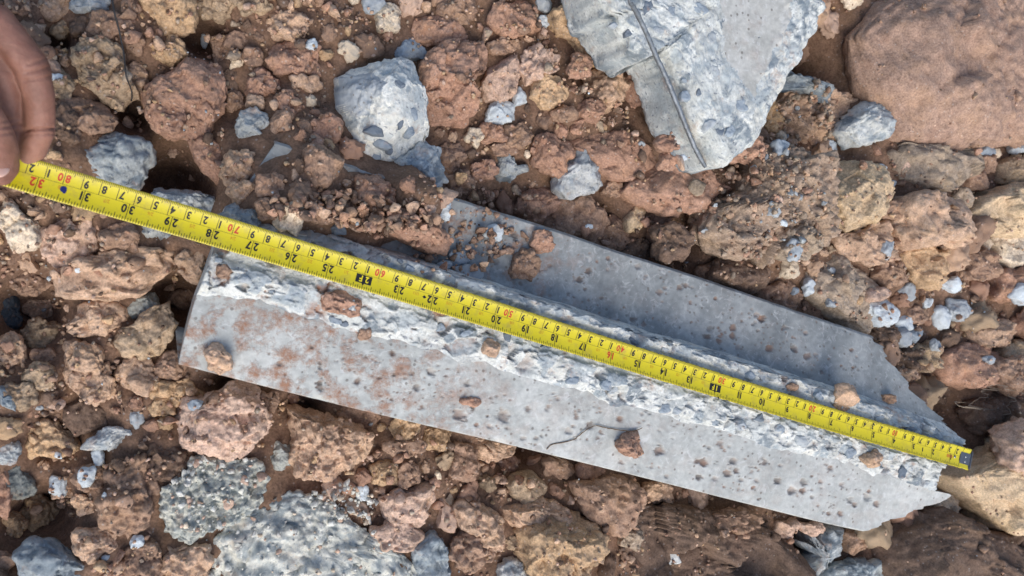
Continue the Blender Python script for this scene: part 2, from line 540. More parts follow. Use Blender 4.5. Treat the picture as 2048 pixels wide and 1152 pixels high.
G6 = [(550, 287, 1.1), (760, 353, 1.1), (870, 388, 1.1), (1000, 429, 1.1), (1121, 467, 1.1), (1222, 502, 1.1), (1382, 553, 1.1), (1488, 589, 1.1), (1592, 625, 1.1), (1682, 655, 1.1), (1747, 677, 1.1)]


def guide(g, n, jit=0, seed=0):
    P = spline(g, n)
    if jit:
        t = np.linspace(0, 1, n)
        q = np.stack([t * 38, np.full(n, seed * 7.7), np.zeros(n)], 1)
        P[:, 1] += jit * fbm(q, 3, seed) * 1.6
    return np.array([at(a, b, h / 100) for a, b, h in P])


# air holes in the cast faces, as seen in the photograph: x, y, radius in px
PITS = [(1007, 832, 15), (918, 830, 13), (833, 775, 8), (935, 768, 7), (1056, 817, 6), (1094, 819, 5), (1136, 862, 8), (1181, 852, 9), (1240, 838, 7),
        (1152, 829, 5), (1318, 902, 11), (1408, 925, 9), (1395, 923, 6), (1467, 922, 8), (1456, 948, 8), (1398, 955, 7), (1431, 957, 6), (1481, 960, 5), (1513, 962, 5),
        (1555, 962, 8), (1607, 964, 8), (1584, 982, 10), (1530, 925, 6), (1684, 970, 6), (1709, 1010, 6), (1680, 1027, 6), (1735, 995, 8), (1753, 1008, 7), (1657, 1027, 5),
        (1738, 983, 5), (1333, 953, 5), (1243, 924, 5), (715, 763, 8), (862, 744, 9), (640, 735, 5), (700, 880, 4), (979, 853, 6), (953, 850, 5), (1045, 877, 5),
        (1027, 467, 8), (1160, 559, 7), (1217, 517, 5), (1276, 534, 7), (1288, 649, 6), (1265, 640, 6), (1467, 657, 8), (1465, 672, 7), (1540, 697, 9), (1588, 698, 8), (1614, 713, 8),
        (1612, 667, 6), (1524, 638, 8), (1569, 655, 6), (1630, 710, 5), (1521, 640, 5), (1360, 575, 6), (1372, 571, 5), (1150, 560, 5), (1385, 575, 4), (1643, 745, 5),
        (1410, 674, 5), (1438, 682, 6), (1475, 695, 6), (1703, 700, 5), (1100, 592, 4), (1293, 553, 4)]


_pr = np.random.default_rng(5)
for _ in range(150):                                          # clusters of small air holes
    u_ = _pr.uniform(0, 1); back_ = _pr.random() < .45
    cx_ = 560 + 1150 * u_ if not back_ else 980 + 740 * u_
    cy_ = (725 + .247 * (cx_ - 357) - _pr.uniform(15, 125)) if not back_ else (429 + .33 * (cx_ - 1000) + _pr.uniform(18, 120))
    for _k in range(_pr.integers(1, 7)):
        PITS.append((cx_ + _pr.normal(0, 16), cy_ + _pr.normal(0, 12), float(_pr.choice([1.8, 2.4, 3.2, 4.5, 6.5], p=[.36, .3, .2, .1, .04]))))


TAPE_A, TAPE_B = at(-120, 304, .047), at(1945, 918, .047)


def under_tape(V):
    """nothing may stand up through the tape"""
    d = TAPE_B - TAPE_A; L = np.linalg.norm(d[:2]); d = d / L
    q = V - TAPE_A
    s = q[:, 0] * d[0] + q[:, 1] * d[1]; w = np.abs(q[:, 0] * -d[1] + q[:, 1] * d[0])
    lim = .0425 + .9 * np.clip(w - .0125, 0, None)
    m = (s > -.05) & (s < L + .012) & (V[:, 2] > lim)
    V[m, 2] = lim[m] - .0015 + .15 * np.clip(V[m, 2] - lim[m], 0, .01)
    return V


def build_slab():
    n = 500
    g1 = guide(G1, n); gf = guide(GF, n); g2 = guide(G2, n, 7, 2); gm = guide(GM, n, 3, 3); g3 = guide(G3, n, 5, 4); g4 = guide(G4, n, 2, 5)
    g5 = guide(G5, n); g6 = guide(G6, n, .6, 7)
    low0 = g1.copy(); low0[:, 2] = SLAB_Z; low0[:, 1] += .022
    low6 = g6.copy(); low6[:, 2] = SLAB_Z; low6[:, 1] -= .003
    b1 = g1.copy(); b1[:, 2] -= .0012; b1[:, 1] -= .0006
    b6 = g6.copy(); b6[:, 2] -= .0035; b6[:, 1] += .0026

    def blend(a, b, k, last=False, pw=1.0):
        t = np.linspace(0, 1, k, endpoint=last)
        return [(1 - u) * a + u * b for u in t]

    def quad(a, m, b, k, last=False):      # through three guides
        out = []
        for u in np.linspace(0, 1, k, endpoint=last):
            out.append(a * (1 - u) * (1 - 2 * u) + m * 4 * u * (1 - u) + b * u * (2 * u - 1))
        return out
    front = blend(low0, b1, 8) + blend(b1, g1, 2) + quad(g1, gf, g2, 80, True)
    rib = quad(g2, gm, g3, 84) + blend(g3, g4, 22, True)
    back = quad(g4, g5, g6, 78) + blend(g6, b6, 5) + blend(b6, low6, 8, True)

    def endings(rows, seed, broken):
        R = np.array(rows)                                     # rows, columns, 3
        k = R.shape[0]
        # broken right end: ragged along the length
        q = np.stack([np.cumsum(np.r_[0, np.linalg.norm(np.diff(R[:, -1], axis=0), axis=1)]), np.full(k, seed * 3.1), np.zeros(k)], 1)
        rag = .016 * fbm(q / .030, 5, 33, .45) * 1.3 + .0080 * facets_noise(q / .020, 36)
        T = R[:, -1] - R[:, -30]; T /= np.linalg.norm(T, axis=1)[:, None]
        fall = smooth(.965, 1.0, np.linspace(0, 1, n))[None, :, None]
        R = R + fall * (rag[:, None] * T)[:, None]
        end = []
        for u in np.linspace(0, 1, 9)[1:]:                     # the end face goes down
            e = R[:, -1].copy(); e += T * (.004 * u + .003 * fbm(np.c_[e[:, :2] / .008, np.full(k, u * 4)], 3, 8)[:, None] * (u > 0))
            e[:, 2] = R[:, -1, 2] + (SLAB_Z - R[:, -1, 2]) * u
            end.append(e)
        beg = []
        for u in np.linspace(0, 1, 6)[1:]:
            e = R[:, 0].copy(); e[:, 0] += .002 * u; e[:, 2] = R[:, 0, 2] + (SLAB_Z - R[:, 0, 2]) * u
            beg.append(e)
        return np.concatenate([np.stack(beg[::-1], 1), R, np.stack(end, 1)], 1)
    root = bpy.data.objects.new('concrete_channel', None)
    base = at(1050, 700, SLAB_Z); root.location = base
    col.objects.link(root)
    tag(root, 'long broken concrete channel with smooth pitted faces, lying under the yellow tape', 'concrete channel')
    parts = {}
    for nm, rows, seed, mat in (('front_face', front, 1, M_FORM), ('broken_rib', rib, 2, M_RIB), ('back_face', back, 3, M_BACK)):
        R = endings(rows, seed, nm == 'broken_rib'); sh = R.shape
        P = R.reshape(-1, 3).copy()
        pit = np.zeros(len(P)); clay = np.zeros(len(P)); dz = np.zeros(len(P))
        px = to_px(P)
        if nm == 'broken_rib':
            row = np.repeat(np.linspace(0, 1, sh[0]), sh[1])
            edge = smooth(0, .10, row) * smooth(1.0, .82, row)
            sv, smask, shue = stony(P, 44, .013)
            d = .0026 * ridged(P / .03, 3, 14) + .0046 * sv + .0016 * facets_noise(P / .006, 45) + .0006 * fbm(P / .004, 2, 5)
            dz = edge * (d - .0012)
            clay = smooth(.0004, -.0030, d) * (.25 + .75 * smooth(1150, 700, px[:, 0]))
        else:
            dz = .0007 * fbm(P / .05, 3, 15) - .0030 * smooth(.25, .6, fbm(P / np.array([.035, .02, .02]), 3, 19)) * np.exp(-(np.minimum(np.abs(np.repeat(np.arange(sh[0]), sh[1]) - (10 if nm == 'front_face' else sh[0] - 12)), 40) / 3.0) ** 2) + .00012 * fbm(P / .005, 2, 16)
            for (x, y, r) in PITS:
                dd = np.hypot(px[:, 0] - x, (px[:, 1] - y))
                m = dd < r * 1.5
                if not m.any():
                    continue
                k = P[m]; e = dd[m] / r * (1 + .45 * perlin(k / .003, int(x)) + .3 * perlin(k / .0013, int(y)))
                depth = np.clip(1 - e ** 2, 0, 1) * .0021 * min(1.3, r / 8)
                dz[m] -= depth
                pit[m] = np.maximum(pit[m], smooth(1.02, .72, e) * (.35 + .65 * ((x * 7.3 + y * 3.1) % 1)))
            # soil rubbed on the skin where the ground lies close
            if nm == 'front_face':
                clay = smooth(1120, 700, px[:, 0]) * .95 + .16
            else:
                clay = smooth(1250, 950, px[:, 0]) * .8 + .1
        P[:, 2] += dz
        if nm == 'broken_rib':
            P = under_tape(P)
        if nm == 'broken_rib':
            splat(P, clean=True)
        else:
            m = P[:, 2] > .004
            splat(P[m], clean=True)
        P -= base
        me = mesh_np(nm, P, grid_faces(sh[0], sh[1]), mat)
        for an, arr in (('pit', pit), ('clay', clay)):
            a = me.attributes.new(an, 'FLOAT', 'POINT'); a.data.foreach_set('value', arr.astype(np.float32))
        if nm == 'broken_rib':
            put_stone(me, smask, shue)
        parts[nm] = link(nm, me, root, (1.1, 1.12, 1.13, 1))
    parts['broken_rib']['label'] = 'rough broken white edge full of crushed stone'
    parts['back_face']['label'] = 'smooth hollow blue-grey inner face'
    # crushed stones standing out of the broken edge: x, y, half length, half width (px), turn, colour
    stones = [(1092, 692, 12, 5, 10, 'n'), (935, 665, 15, 8, -20, 'b'), (880, 655, 12, 8, 10, 'b'), (1015, 672, 12, 7, 60, 'n'), (1145, 760, 14, 7, -15, 'b'), (1215, 770, 15, 8, 15, 'b'),
              (1330, 818, 15, 9, 10, 'b'), (1353, 822, 9, 7, 0, 's'), (1227, 780, 12, 6, -30, 's'), (1430, 845, 14, 6, 15, 'b'), (1480, 850, 13, 8, 20, 's'), (1520, 836, 11, 9, 0, 'n'),
              (1560, 858, 12, 8, 40, 'b'), (1605, 880, 18, 10, 10, 's'), (1806, 944, 8, 11, 0, 'n'), (1700, 905, 12, 8, 20, 'b'), (1640, 862, 12, 7, 10, 's'), (670, 640, 16, 6, 20, 'b'),
              (690, 648, 9, 5, 0, 'n'), (545, 583, 9, 5, 10, 'b'), (490, 560, 14, 9, 20, 's'), (437, 520, 10, 6, 0, 'b'), (820, 537, 12, 7, 20, 'b'), (800, 522, 8, 5, 30, 'n'), (1010, 605, 12, 6, 15, 's'),
              (1130, 645, 10, 6, 20, 'b'), (1265, 682, 16, 5, 20, 'n'), (1330, 700, 10, 6, 10, 's'), (1500, 752, 11, 6, 20, 'b'), (1640, 792, 9, 6, 10, 'b'), (1822, 862, 10, 7, 0, 'n'), (1860, 880, 9, 6, 20, 'b'), (1760, 838, 10, 6, 0, 's')]
    for k, (x, y, a, b, rot, cc) in enumerate(stones):
        z = .040
        for _ in range(2):
            c = at(x, y, z); z = float(hsample(c[0], c[1]))
        c = at(x, y, z); s = np.linalg.norm(at(x + 1, y, z) - c)
        V, F = rock_shape(shard(a * s * 1.1, b * s * 1.15, rot, k), .0019, .0045, 4, 900 + k, a=.3, b=.6, brk=.06, lump=.05, crumb=0, facets=5, rag=0)
        o = link('aggregate_stone', mesh_np('aggregate_stone', V, F, M_CHIP, False), parts['broken_rib'], PAL[cc])
        o.location = Vector(c - base) + Vector((0, 0, -.0006))


def shard(a, b, rot, seed):
    r_ = np.random.default_rng(seed); k = r_.integers(5, 8)
    t = np.sort((np.arange(k) + r_.uniform(-.32, .32, k)) * 2 * np.pi / k)
    c = np.stack([a * np.cos(t), b * np.sin(t)], 1) * r_.uniform(.8, 1.1, k)[:, None]
    c = np.concatenate([p + (q - p) * np.linspace(0, 1, 8, endpoint=False)[:, None] for p, q in zip(c, np.roll(c, -1, 0))])
    r = math.radians(-rot)
    return np.stack([c[:, 0] * math.cos(r) - c[:, 1] * math.sin(r), c[:, 0] * math.sin(r) + c[:, 1] * math.cos(r)], 1)


def ellipse(a, b, rot=0, n=64):
    t = np.linspace(0, 2 * np.pi, n, endpoint=False); r = math.radians(-rot)
    x, y = a * np.cos(t), b * np.sin(t)
    return np.stack([x * math.cos(r) - y * math.sin(r), x * math.sin(r) + y * math.cos(r)], 1)


def rock_shape(outline, up, down, lvl, seed, a=.56, b=.75, lump=.10, crumb=.0012, facets=5, hk=.6, strata=0.0, tilt=None, fine=.0005, cell_size=.0085, rag=.0026, brk=.21):
    """a lump whose widest outline (x, y, about its middle) is given, with broken facets, lumps and crumbs"""
    D, F = ico(lvl)
    r_ = np.random.default_rng(seed)
    th = np.arctan2(outline[:, 1], outline[:, 0]); rr = np.hypot(outline[:, 0], outline[:, 1])
    o = np.argsort(th); th, rr = th[o], rr[o]
    t = np.arctan2(D[:, 1], D[:, 0])
    r = np.interp(t, np.r_[th[-1] - 2 * np.pi, th, th[0] + 2 * np.pi], np.r_[rr[-1], rr, rr[0]])
    c = np.hypot(D[:, 0], D[:, 1]); c1 = np.maximum(c, 1e-9)
    s = float(np.sqrt(np.mean(rr ** 2)))
    pw_ = min(9.0, 1.85 / a)
    rho = c
    zz_ = np.sign(D[:, 2]) * np.clip(1 - rho ** pw_, 0, 1) ** (1 / pw_)
    P = np.stack([D[:, 0] / c1 * r * rho, D[:, 1] / c1 * r * rho, np.where(D[:, 2] > 0, up, down) * zz_], 1)
    if tilt is not None:
        P[:, 2] += (P[:, 0] * tilt[0] + P[:, 1] * tilt[1]) * (D[:, 2] > -.2)
    N = np.stack([D[:, 0] / s * hk, D[:, 1] / s * hk, D[:, 2] / max(up, .3 * s)], 1); N /= np.linalg.norm(N, axis=1)[:, None]
    N[:, :2] *= hk
    for k in range(facets):
        az = r_.uniform(0, 2 * np.pi); el = r_.uniform(.25, 1.35) if facets < 9 else r_.uniform(-.1, 1.35)
        n = np.array([math.cos(az) * math.cos(el), math.sin(az) * math.cos(el), math.sin(el)])
        q = P @ n; dd = q.max() * r_.uniform(.62, .92)
        P = P - n * (np.clip(q - dd, 0, None) * .9)[:, None]
    off = r_.uniform(-90, 90, 3)
    q = P / s + off
    d = s * (lump * fbm(q * 1.3, 3, seed) + lump * .55 * (ridged(q * 2.3, 3, seed + 5) - .3))
    if brk:
        d += brk * s * facets_noise(q * 1.7, seed + 31) + brk * .55 * min(s, .03) * facets_noise(P / max(.4 * s, .007) + off, seed + 32)
    if strata:
        ax = np.array([.3, .25, 1.0]) + r_.uniform(-.25, .25, 3)
        lay = (P @ ax) / .006 + 1.2 * fbm(q * 2, 2, seed + 9)
        d += strata * (np.abs((lay % 1) - .5) * 2 - .5)
    if crumb:
        f1, f2 = worley(P / cell_size + off, seed)
        d += crumb * (1.1 - 2.2 * f1) + crumb * .8 * (np.minimum(f2 - f1, .25) - .12) * 2
    if rag:
        rg = rag * min(1.0, s / .012)
        P = P + (N / np.linalg.norm(N, axis=1)[:, None]) * (rg * (fbm(P / .010 + off, 4, seed + 21, .62) + .6 * ridged(P / .014 + off, 3, seed + 23) - .2))[:, None]
    if fine:
        d += fine * fbm(P / .0036 + off, 2, seed + 3) * 1.5
    P = P + N * d[:, None]
    return P, F


M_RIB = concrete_broken_material('broken_rib_concrete', agg=105.0, dirt=.30, rib=True)
M_BACK = concrete_formed_material('inner_face_concrete', .50, .9, ((.18, .193, .195), (.26, .275, .272), (.36, .372, .365)), .40)  # darker base than the front face: part of its shade is in the colour
build_slab()

# ------------------------------------------------------------------ lumps placed one by one
N_RAND = [0]
CLEAN_MATS = (M_BROKEN, M_GRAINY)


def level(rpx):
    return 6 if rpx > 60 else 5 if rpx > 21 else 4 if rpx > 8 else 3


def lump(name, cat, shape, colr, label, mat=None, k=.75, sink=.35, group=None, lvl=None, rot=0, seed=None, z=None, post=None, flat=False, **kw):
    """shape: (x0, x1, y0, y1) box or a list of (x, y); all in frame pixels at the height of the lump's middle"""
    N_RAND[0] += 1
    seed = seed if seed is not None else N_RAND[0] * 13 + 5
    if isinstance(shape[0], tuple):
        pts = np.array(shape, float)
        e = np.roll(pts, -1, 0); cr = pts[:, 0] * e[:, 1] - e[:, 0] * pts[:, 1]
        cx = ((pts[:, 0] + e[:, 0]) * cr).sum() / (3 * cr.sum()); cy = ((pts[:, 1] + e[:, 1]) * cr).sum() / (3 * cr.sum())
        dens = []
        for p, q in zip(pts, e):
            for u in np.linspace(0, 1, 6, endpoint=False):
                dens.append(p + (q - p) * u)
        pts = np.array(dens)
    else:
        x0, x1, y0, y1 = shape
        cx, cy = (x0 + x1) / 2, (y0 + y1) / 2
        t = np.linspace(0, 2 * np.pi, 72, endpoint=False)
        rr_ = np.random.default_rng(seed)
        wob = 1 + sum(rr_.uniform(.02, .10) * np.cos(j * t + rr_.uniform(0, 6.3)) for j in (2, 3, 4, 5))
        ex = np.abs(np.cos(t)) ** .85 * np.sign(np.cos(t)); ey = np.abs(np.sin(t)) ** .85 * np.sign(np.sin(t))
        ca, sa = math.cos(math.radians(rot)), math.sin(math.radians(rot))
        X = (x1 - x0) / 2 * ex * wob; Y = (y1 - y0) / 2 * ey * wob
        pts = np.stack([cx + X * ca - Y * sa, cy + X * sa + Y * ca], 1)
    rpx = min(np.ptp(pts[:, 0]), np.ptp(pts[:, 1])) / 2
    zz = 0.0
    for _ in range(3):
        c = at(cx, cy, zz)
        s = np.linalg.norm(at(cx + 1, cy, zz) - at(cx, cy, zz))
        rad = rpx * s
        hh = rad * k
        if z is None:
            a_ = np.linspace(0, 6.28, 16)
            base = np.mean([np.median(hsample(c[0] + q * rad * np.cos(a_), c[1] + q * rad * np.sin(a_))) for q in (.2, .5, .8)])
            zz = float(base) + hh * (1 - 2 * sink) * .5
        else:
            zz = z
    c = at(cx, cy, zz); hh = rpx * np.linalg.norm(at(cx + 1, cy, zz) - c) * k
    out = np.array([at(p[0], p[1], zz) for p in pts])[:, :2] - c[:2]
    V, F = rock_shape(out, hh, hh, lvl or level(rpx), seed, **kw)
    if mat in CLEAN_MATS:
        sv, smask, shue = stony(V + c, seed, .012 if mat == M_BROKEN else .008)
        nn = V / np.array([1, 1, .6]); nn /= np.linalg.norm(nn, axis=1)[:, None] + 1e-9
        V = V + nn * (.0017 * sv)[:, None]
    Wd = under_tape(V + c)
    if post is not None:
        Wd = post(Wd)
    splat(Wd, clean=(mat in CLEAN_MATS))
    base_z = Wd[:, 2].min()
    org = np.array([c[0], c[1], base_z])
    me = mesh_np(name, Wd - org, F, mat or M_SOIL, not flat)
    if mat in CLEAN_MATS:
        put_stone(me, smask, shue)
    cc = PAL[colr] if isinstance(colr, str) else colr
    jit = np.random.default_rng(seed + 1).uniform(.92, 1.08)
    o = link(name, me, color=(cc[0] * jit, cc[1] * jit, cc[2] * jit, 1))
    o.location = org
    tag(o, label, cat, group)
    return o


CR = dict(crumb=.0028, lump=.15, facets=3, rag=.0036, brk=.20)                       # crumbly
SM = dict(crumb=.0008, lump=.08, facets=6, rag=.0020, brk=.13)                        # smooth split clay
ST = dict(crumb=.0010, lump=.08, facets=6, strata=.0011)          # layered
CO = dict(crumb=.0012, lump=.09, facets=7, fine=.0008, brk=.11)            # broken concrete
FL = dict(k=.40, a=.45, b=.6)                                     # flat


def clod(shape, c, label, **kw):
    kw['k'] = kw.get('k', .75) * 1.08; kw['sink'] = kw.get('sink', .35) * .85
    return lump('soil_clod', 'soil clod', shape, c, label, **kw)


def conc(shape, c, label, **kw):
    d = dict(CO); d.update(kw)
    return lump('concrete_fragment', 'concrete fragment', shape, c, label, mat=d.pop('mat', M_BROKEN), **d)


def chip(shape, c, label, **kw):
    shape = ((shape[0] * 1.1 - shape[1] * .1), (shape[1] * 1.1 - shape[0] * .1), (shape[2] * 1.1 - shape[3] * .1), (shape[3] * 1.1 - shape[2] * .1))
    d = dict(crumb=0, lump=.06, facets=9, k=.55, sink=.25, a=.5, b=.5, hk=.9, flat=True, rag=0, brk=.12); d.update(kw)
    return lump('stone_chip', 'stone chip', shape, c, label, mat=M_CHIP, **d)


M_SMOOTH = concrete_formed_material('weathered_skin', .5, .8, ((.36, .355, .32), (.46, .455, .42), (.55, .54, .50)))
M_STEEL = plain_material('dull_steel', (.20, .22, .24, 1), .5, .5, .5, 300, .35, .4)
def skin_patch(o, poly, mat=None, wob=4):
    """the part of a broken piece that is still the cast skin"""
    me = o.data; me.materials.append(mat or M_SKIN)
    n = len(me.polygons); cen = np.empty(n * 3, np.float32); me.polygons.foreach_get('center', cen)
    q = to_px(cen.reshape(-1, 3) + np.array(o.location))
    q = q + wob * np.stack([fbm(np.c_[q / 14, np.zeros(n)], 3, 4), fbm(np.c_[q / 14, np.ones(n) * 5], 3, 4)], 1)
    P = np.array(poly, float); inside = np.zeros(n, bool)
    for (x0, y0), (x1, y1) in zip(P, np.roll(P, -1, 0)):
        if y0 != y1:
            inside ^= ((y0 > q[:, 1]) != (y1 > q[:, 1])) & (q[:, 0] < (x1 - x0) * (q[:, 1] - y0) / (y1 - y0) + x0)
    nz = np.empty(n * 3, np.float32); me.polygons.foreach_get('normal', nz)
    me.polygons.foreach_set('material_index', (inside & (nz.reshape(-1, 3)[:, 2] > .15)).astype(np.int32))
    a = me.attributes.new('clay', 'FLOAT', 'POINT'); a.data.foreach_set('value', np.full(len(me.vertices), .15, np.float32))


M_SKIN = concrete_formed_material('grey_cast_skin', .55, .5, ((.30, .33, .35), (.37, .40, .42), (.44, .47, .48)))
# ---- large masses first
clod([(1690, 75), (1731, 30), (1790, -5), (1850, -60), (2180, -60), (2180, 260), (2048, 275), (1990, 282), (1930, 300), (1850, 292), (1790, 268), (1768, 230), (1745, 190), (1715, 140)], lin(162, 135, 118),
     'huge smooth brown soil boulder filling the corner beyond the pointed concrete slab', k=.25, sink=.30, a=.75, crumb=.0016, lump=.11, facets=0, hk=.8, lvl=6, brk=.07, rag=.0040)
clod([(1785, 285), (1850, 296), (1930, 300), (1960, 330), (1900, 385), (1830, 385), (1790, 350)], 'G', 'grey-brown dusty soil bank at the foot of the huge brown boulder', k=.4, sink=.55, crumb=.0022)
clod([(1190, 1010), (1290, 1000), (1420, 1020), (1560, 1045), (1610, 1080), (1640, 1190), (1180, 1190), (1205, 1090)], 'D', 'wide dark brown flat soil mass below the long concrete channel',
     k=.35, sink=.45, a=.5, b=.6, crumb=.0018, lump=.05, facets=1)
clod([(1742, 1060), (1762, 1040), (1800, 1022), (1870, 1010), (1925, 1050), (1985, 1055), (2030, 1090), (2100, 1115), (2100, 1210), (1770, 1210), (1750, 1110)], 'D',
     'broad dark brown slab of soil under the ochre rock at the bottom', k=.45, sink=.3, a=.45, b=.6, crumb=.0016, lump=.05, facets=2)
clod([(1135, 285), (1190, 266), (1290, 262), (1322, 305), (1290, 345), (1243, 372), (1205, 345)], 'R', 'smooth reddish soil slope beside the bluish concrete pebble', k=.4, sink=.5, **SM)
clod([(1243, 385), (1275, 340), (1330, 310), (1400, 325), (1430, 365), (1465, 395), (1400, 425), (1330, 430), (1275, 412)], 'R',
     'orange-brown ridge of soil below the tip of the pointed concrete slab', k=.55, sink=.35, tilt=(0, -.25), **ST)
clod([(1490, 300), (1560, 290), (1625, 320), (1640, 400), (1640, 470), (1590, 500), (1520, 520), (1440, 510), (1380, 470), (1400, 420), (1470, 395)], lin(160, 140, 122),
     'wide crumbly grey-brown gravelly soil mass right of the orange-brown ridge', k=.42, sink=.35, crumb=.0040, lump=.10, facets=0, cell_size=.0062, lvl=6, rag=.003)
clod([(1600, 530), (1660, 510), (1740, 560), (1745, 620), (1735, 665), (1690, 655), (1640, 620), (1600, 580)], 'G', 'smooth grey-brown soil slope behind the far end of the channel', k=.4, sink=.5, **SM)
clod([(1094, 30), (1120, 18), (1160, 15), (1185, 52), (1198, 72), (1222, 110), (1215, 138), (1185, 136), (1160, 118), (1140, 88), (1105, 62)], 'O',
     'ochre-orange soil mass against the left side of the pointed concrete slab', k=.7, sink=.4, crumb=.0024)
clod((1243, 1302, 118, 212), 'R', 'orange-brown soil lump tucked under the notch of the pointed concrete slab', k=.6, sink=.5)
clod([(1519, 215), (1545, 180), (1610, 165), (1679, 208), (1672, 245), (1640, 292), (1605, 305), (1555, 288), (1525, 262)], 'T',
     'crumbly ochre conglomerate clod between the pointed slab and the pale concrete shard', k=.6, sink=.3, crumb=.0042, lump=.11, facets=2, cell_size=.0075)
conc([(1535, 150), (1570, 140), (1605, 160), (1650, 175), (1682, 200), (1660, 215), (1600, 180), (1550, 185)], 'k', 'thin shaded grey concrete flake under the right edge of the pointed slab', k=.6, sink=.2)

# ---- the pointed concrete slab with the steel wire
def flat_skin(V):
    """the cast skin that is left on the slab is flat"""
    q = to_px(V); top = V[:, 2] > np.percentile(V[:, 2], 60)
    bx = np.interp(q[:, 1], [-200, 0, 52, 115, 139, 184, 215], [1436, 1440, 1448, 1451, 1469, 1500, 1516])
    rim = np.interp(q[:, 1], [-160, 14, 33, 52, 87, 97, 139, 163, 194, 222], [1592, 1580, 1585, 1574, 1562, 1548, 1534, 1518, 1510, 1496])
    k = smooth(-12, 4, q[:, 0] - bx) * smooth(4, -8, q[:, 0] - rim) * smooth(218, 205, q[:, 1]) * top
    zt = np.percentile(V[top, 2], 55)
    V[:, 2] += k * (zt + .0005 * fbm(V / .03, 2, 3) - V[:, 2])
    return V


big = conc([(1140, -160), (1153, -20), (1167, 28), (1177, 52), (1191, 53), (1198, 69), (1219, 101), (1226, 122), (1243, 128), (1257, 143), (1267, 136), (1274, 121), (1288, 122), (1299, 139),
            (1306, 160), (1323, 194), (1328, 229), (1337, 250), (1347, 271), (1368, 288), (1382, 313), (1392, 333), (1413, 342), (1427, 323), (1462, 302), (1486, 260), (1500, 222), (1523, 194),
            (1530, 163), (1554, 139), (1568, 97), (1585, 87), (1592, 52), (1608, 33), (1589, 14), (1590, -40), (1600, -160)], (1.06, 1.09, 1.10, 1),
           'large pointed pale concrete slab with a steel wire across it', k=.30, z=.030, a=.16, b=.25, lvl=7, lump=.020, crumb=.0012, facets=0, hk=.25, rag=.0012, brk=.008, post=flat_skin)
big.name = 'concrete_slab'
me = big.data
me.materials.append(M_SMOOTH)
nP = len(me.polygons); cen = np.empty(nP * 3, np.float32); me.polygons.foreach_get('center', cen)
cpx = to_px(cen.reshape(-1, 3) + np.array(big.location))
bx = np.interp(cpx[:, 1], [-200, 0, 52, 115, 139, 184, 215], [1436, 1440, 1448, 1451, 1469, 1500, 1516]) + 7 * fbm(np.c_[cpx / 22, np.zeros(nP)], 3, 4)
rimx = np.interp(cpx[:, 1], [-160, 14, 33, 52, 87, 97, 139, 163, 194, 222], [1592, 1580, 1585, 1574, 1562, 1548, 1534, 1518, 1510, 1496]) + 7 * fbm(np.c_[cpx / 18, np.ones(nP)], 3, 4)
me.polygons.foreach_set('material_index', ((cpx[:, 0] > bx) & (cpx[:, 0] < rimx) & (cpx[:, 1] < 212)).astype(np.int32))
a_ = me.attributes.new('clay', 'FLOAT', 'POINT'); a_.data.foreach_set('value', np.full(len(me.vertices), .25, np.float32))
pw = [(1250, -60), (1258, 0), (1264, 10), (1277, 33), (1296, 74), (1312, 111), (1330, 150), (1347, 191), (1362, 228), (1376, 262), (1390, 295), (1402, 318), (1411, 334)]
zs_ = []
for x, y in pw:
    z = .055
    for _ in range(3):
        c = at(x, y, z); i, j = cell(c[0], c[1]); z = float(H[i - 1:i + 2, j - 1:j + 2].max())
    zs_.append(z)
tt_ = np.linspace(-1, 1, len(pw)); inner = slice(2, len(pw) - 1)
co_ = np.polyfit(tt_[inner], np.array(zs_)[inner], 2); fit = np.polyval(co_, tt_)
fit += np.max((np.array(zs_) - fit)[inner]) * .75 + .0006
W3 = np.array([at(x, y, z) for (x, y), z in zip(pw, fit)])
V, F = tube(spline(W3, 90), np.interp(np.linspace(0, 1, 90), [0, .12, .2, .9, 1], [.0010, .0011, .0019, .0020, .0014]), 10, .0006, 3)
link('steel_wire', mesh_np('steel_wire', V - np.array(big.location), F, M_STEEL), big)
for k, (x, y, a, b, rot, cc) in enumerate([(1398, 16, 20, 9, 15, 'b'), (1345, 22, 14, 8, -20, 'b'), (1296, 12, 9, 16, 30, 'n'), (1258, 64, 6, 9, 30, 'n'), (1320, 62, 12, 7, 10, 's'), (1430, 138, 14, 15, 0, 's'),
                                           (1372, 192, 12, 9, 0, 'b'), (1398, 186, 5, 7, 0, 'n'), (1484, 212, 14, 10, -30, 'b'), (1462, 262, 14, 7, -50, 'b'), (1440, 262, 9, 7, 0, 'n'), (1342, 248, 5, 8, 0, 'b'),
                                           (1228, 50, 8, 6, 0, 's'), (1425, 75, 8, 12, 20, 's'), (1418, 250, 15, 9, -30, 's'), (1368, 160, 8, 4, 30, 'b'), (1276, 30, 5, 10, 20, 's'), (1395, 290, 10, 6, 20, 's')]):
    z = .05
    for _ in range(3):
        c = at(x, y, z); z = float(hsample(c[0], c[1]))
    c = at(x, y, z); s = np.linalg.norm(at(x + 1, y, z) - c)
    V, F = rock_shape(shard(a * s * 1.1, b * s * 1.15, rot, 50 + k), .0016, .0045, 4, 700 + k, a=.3, b=.6, brk=.06, lump=.05, crumb=0, facets=5, rag=0)
    o = link('aggregate_stone', mesh_np('aggregate_stone', V, F, M_CHIP, False), big, PAL[cc])
    o.location = Vector(c) - big.location + Vector((0, 0, -.0008))

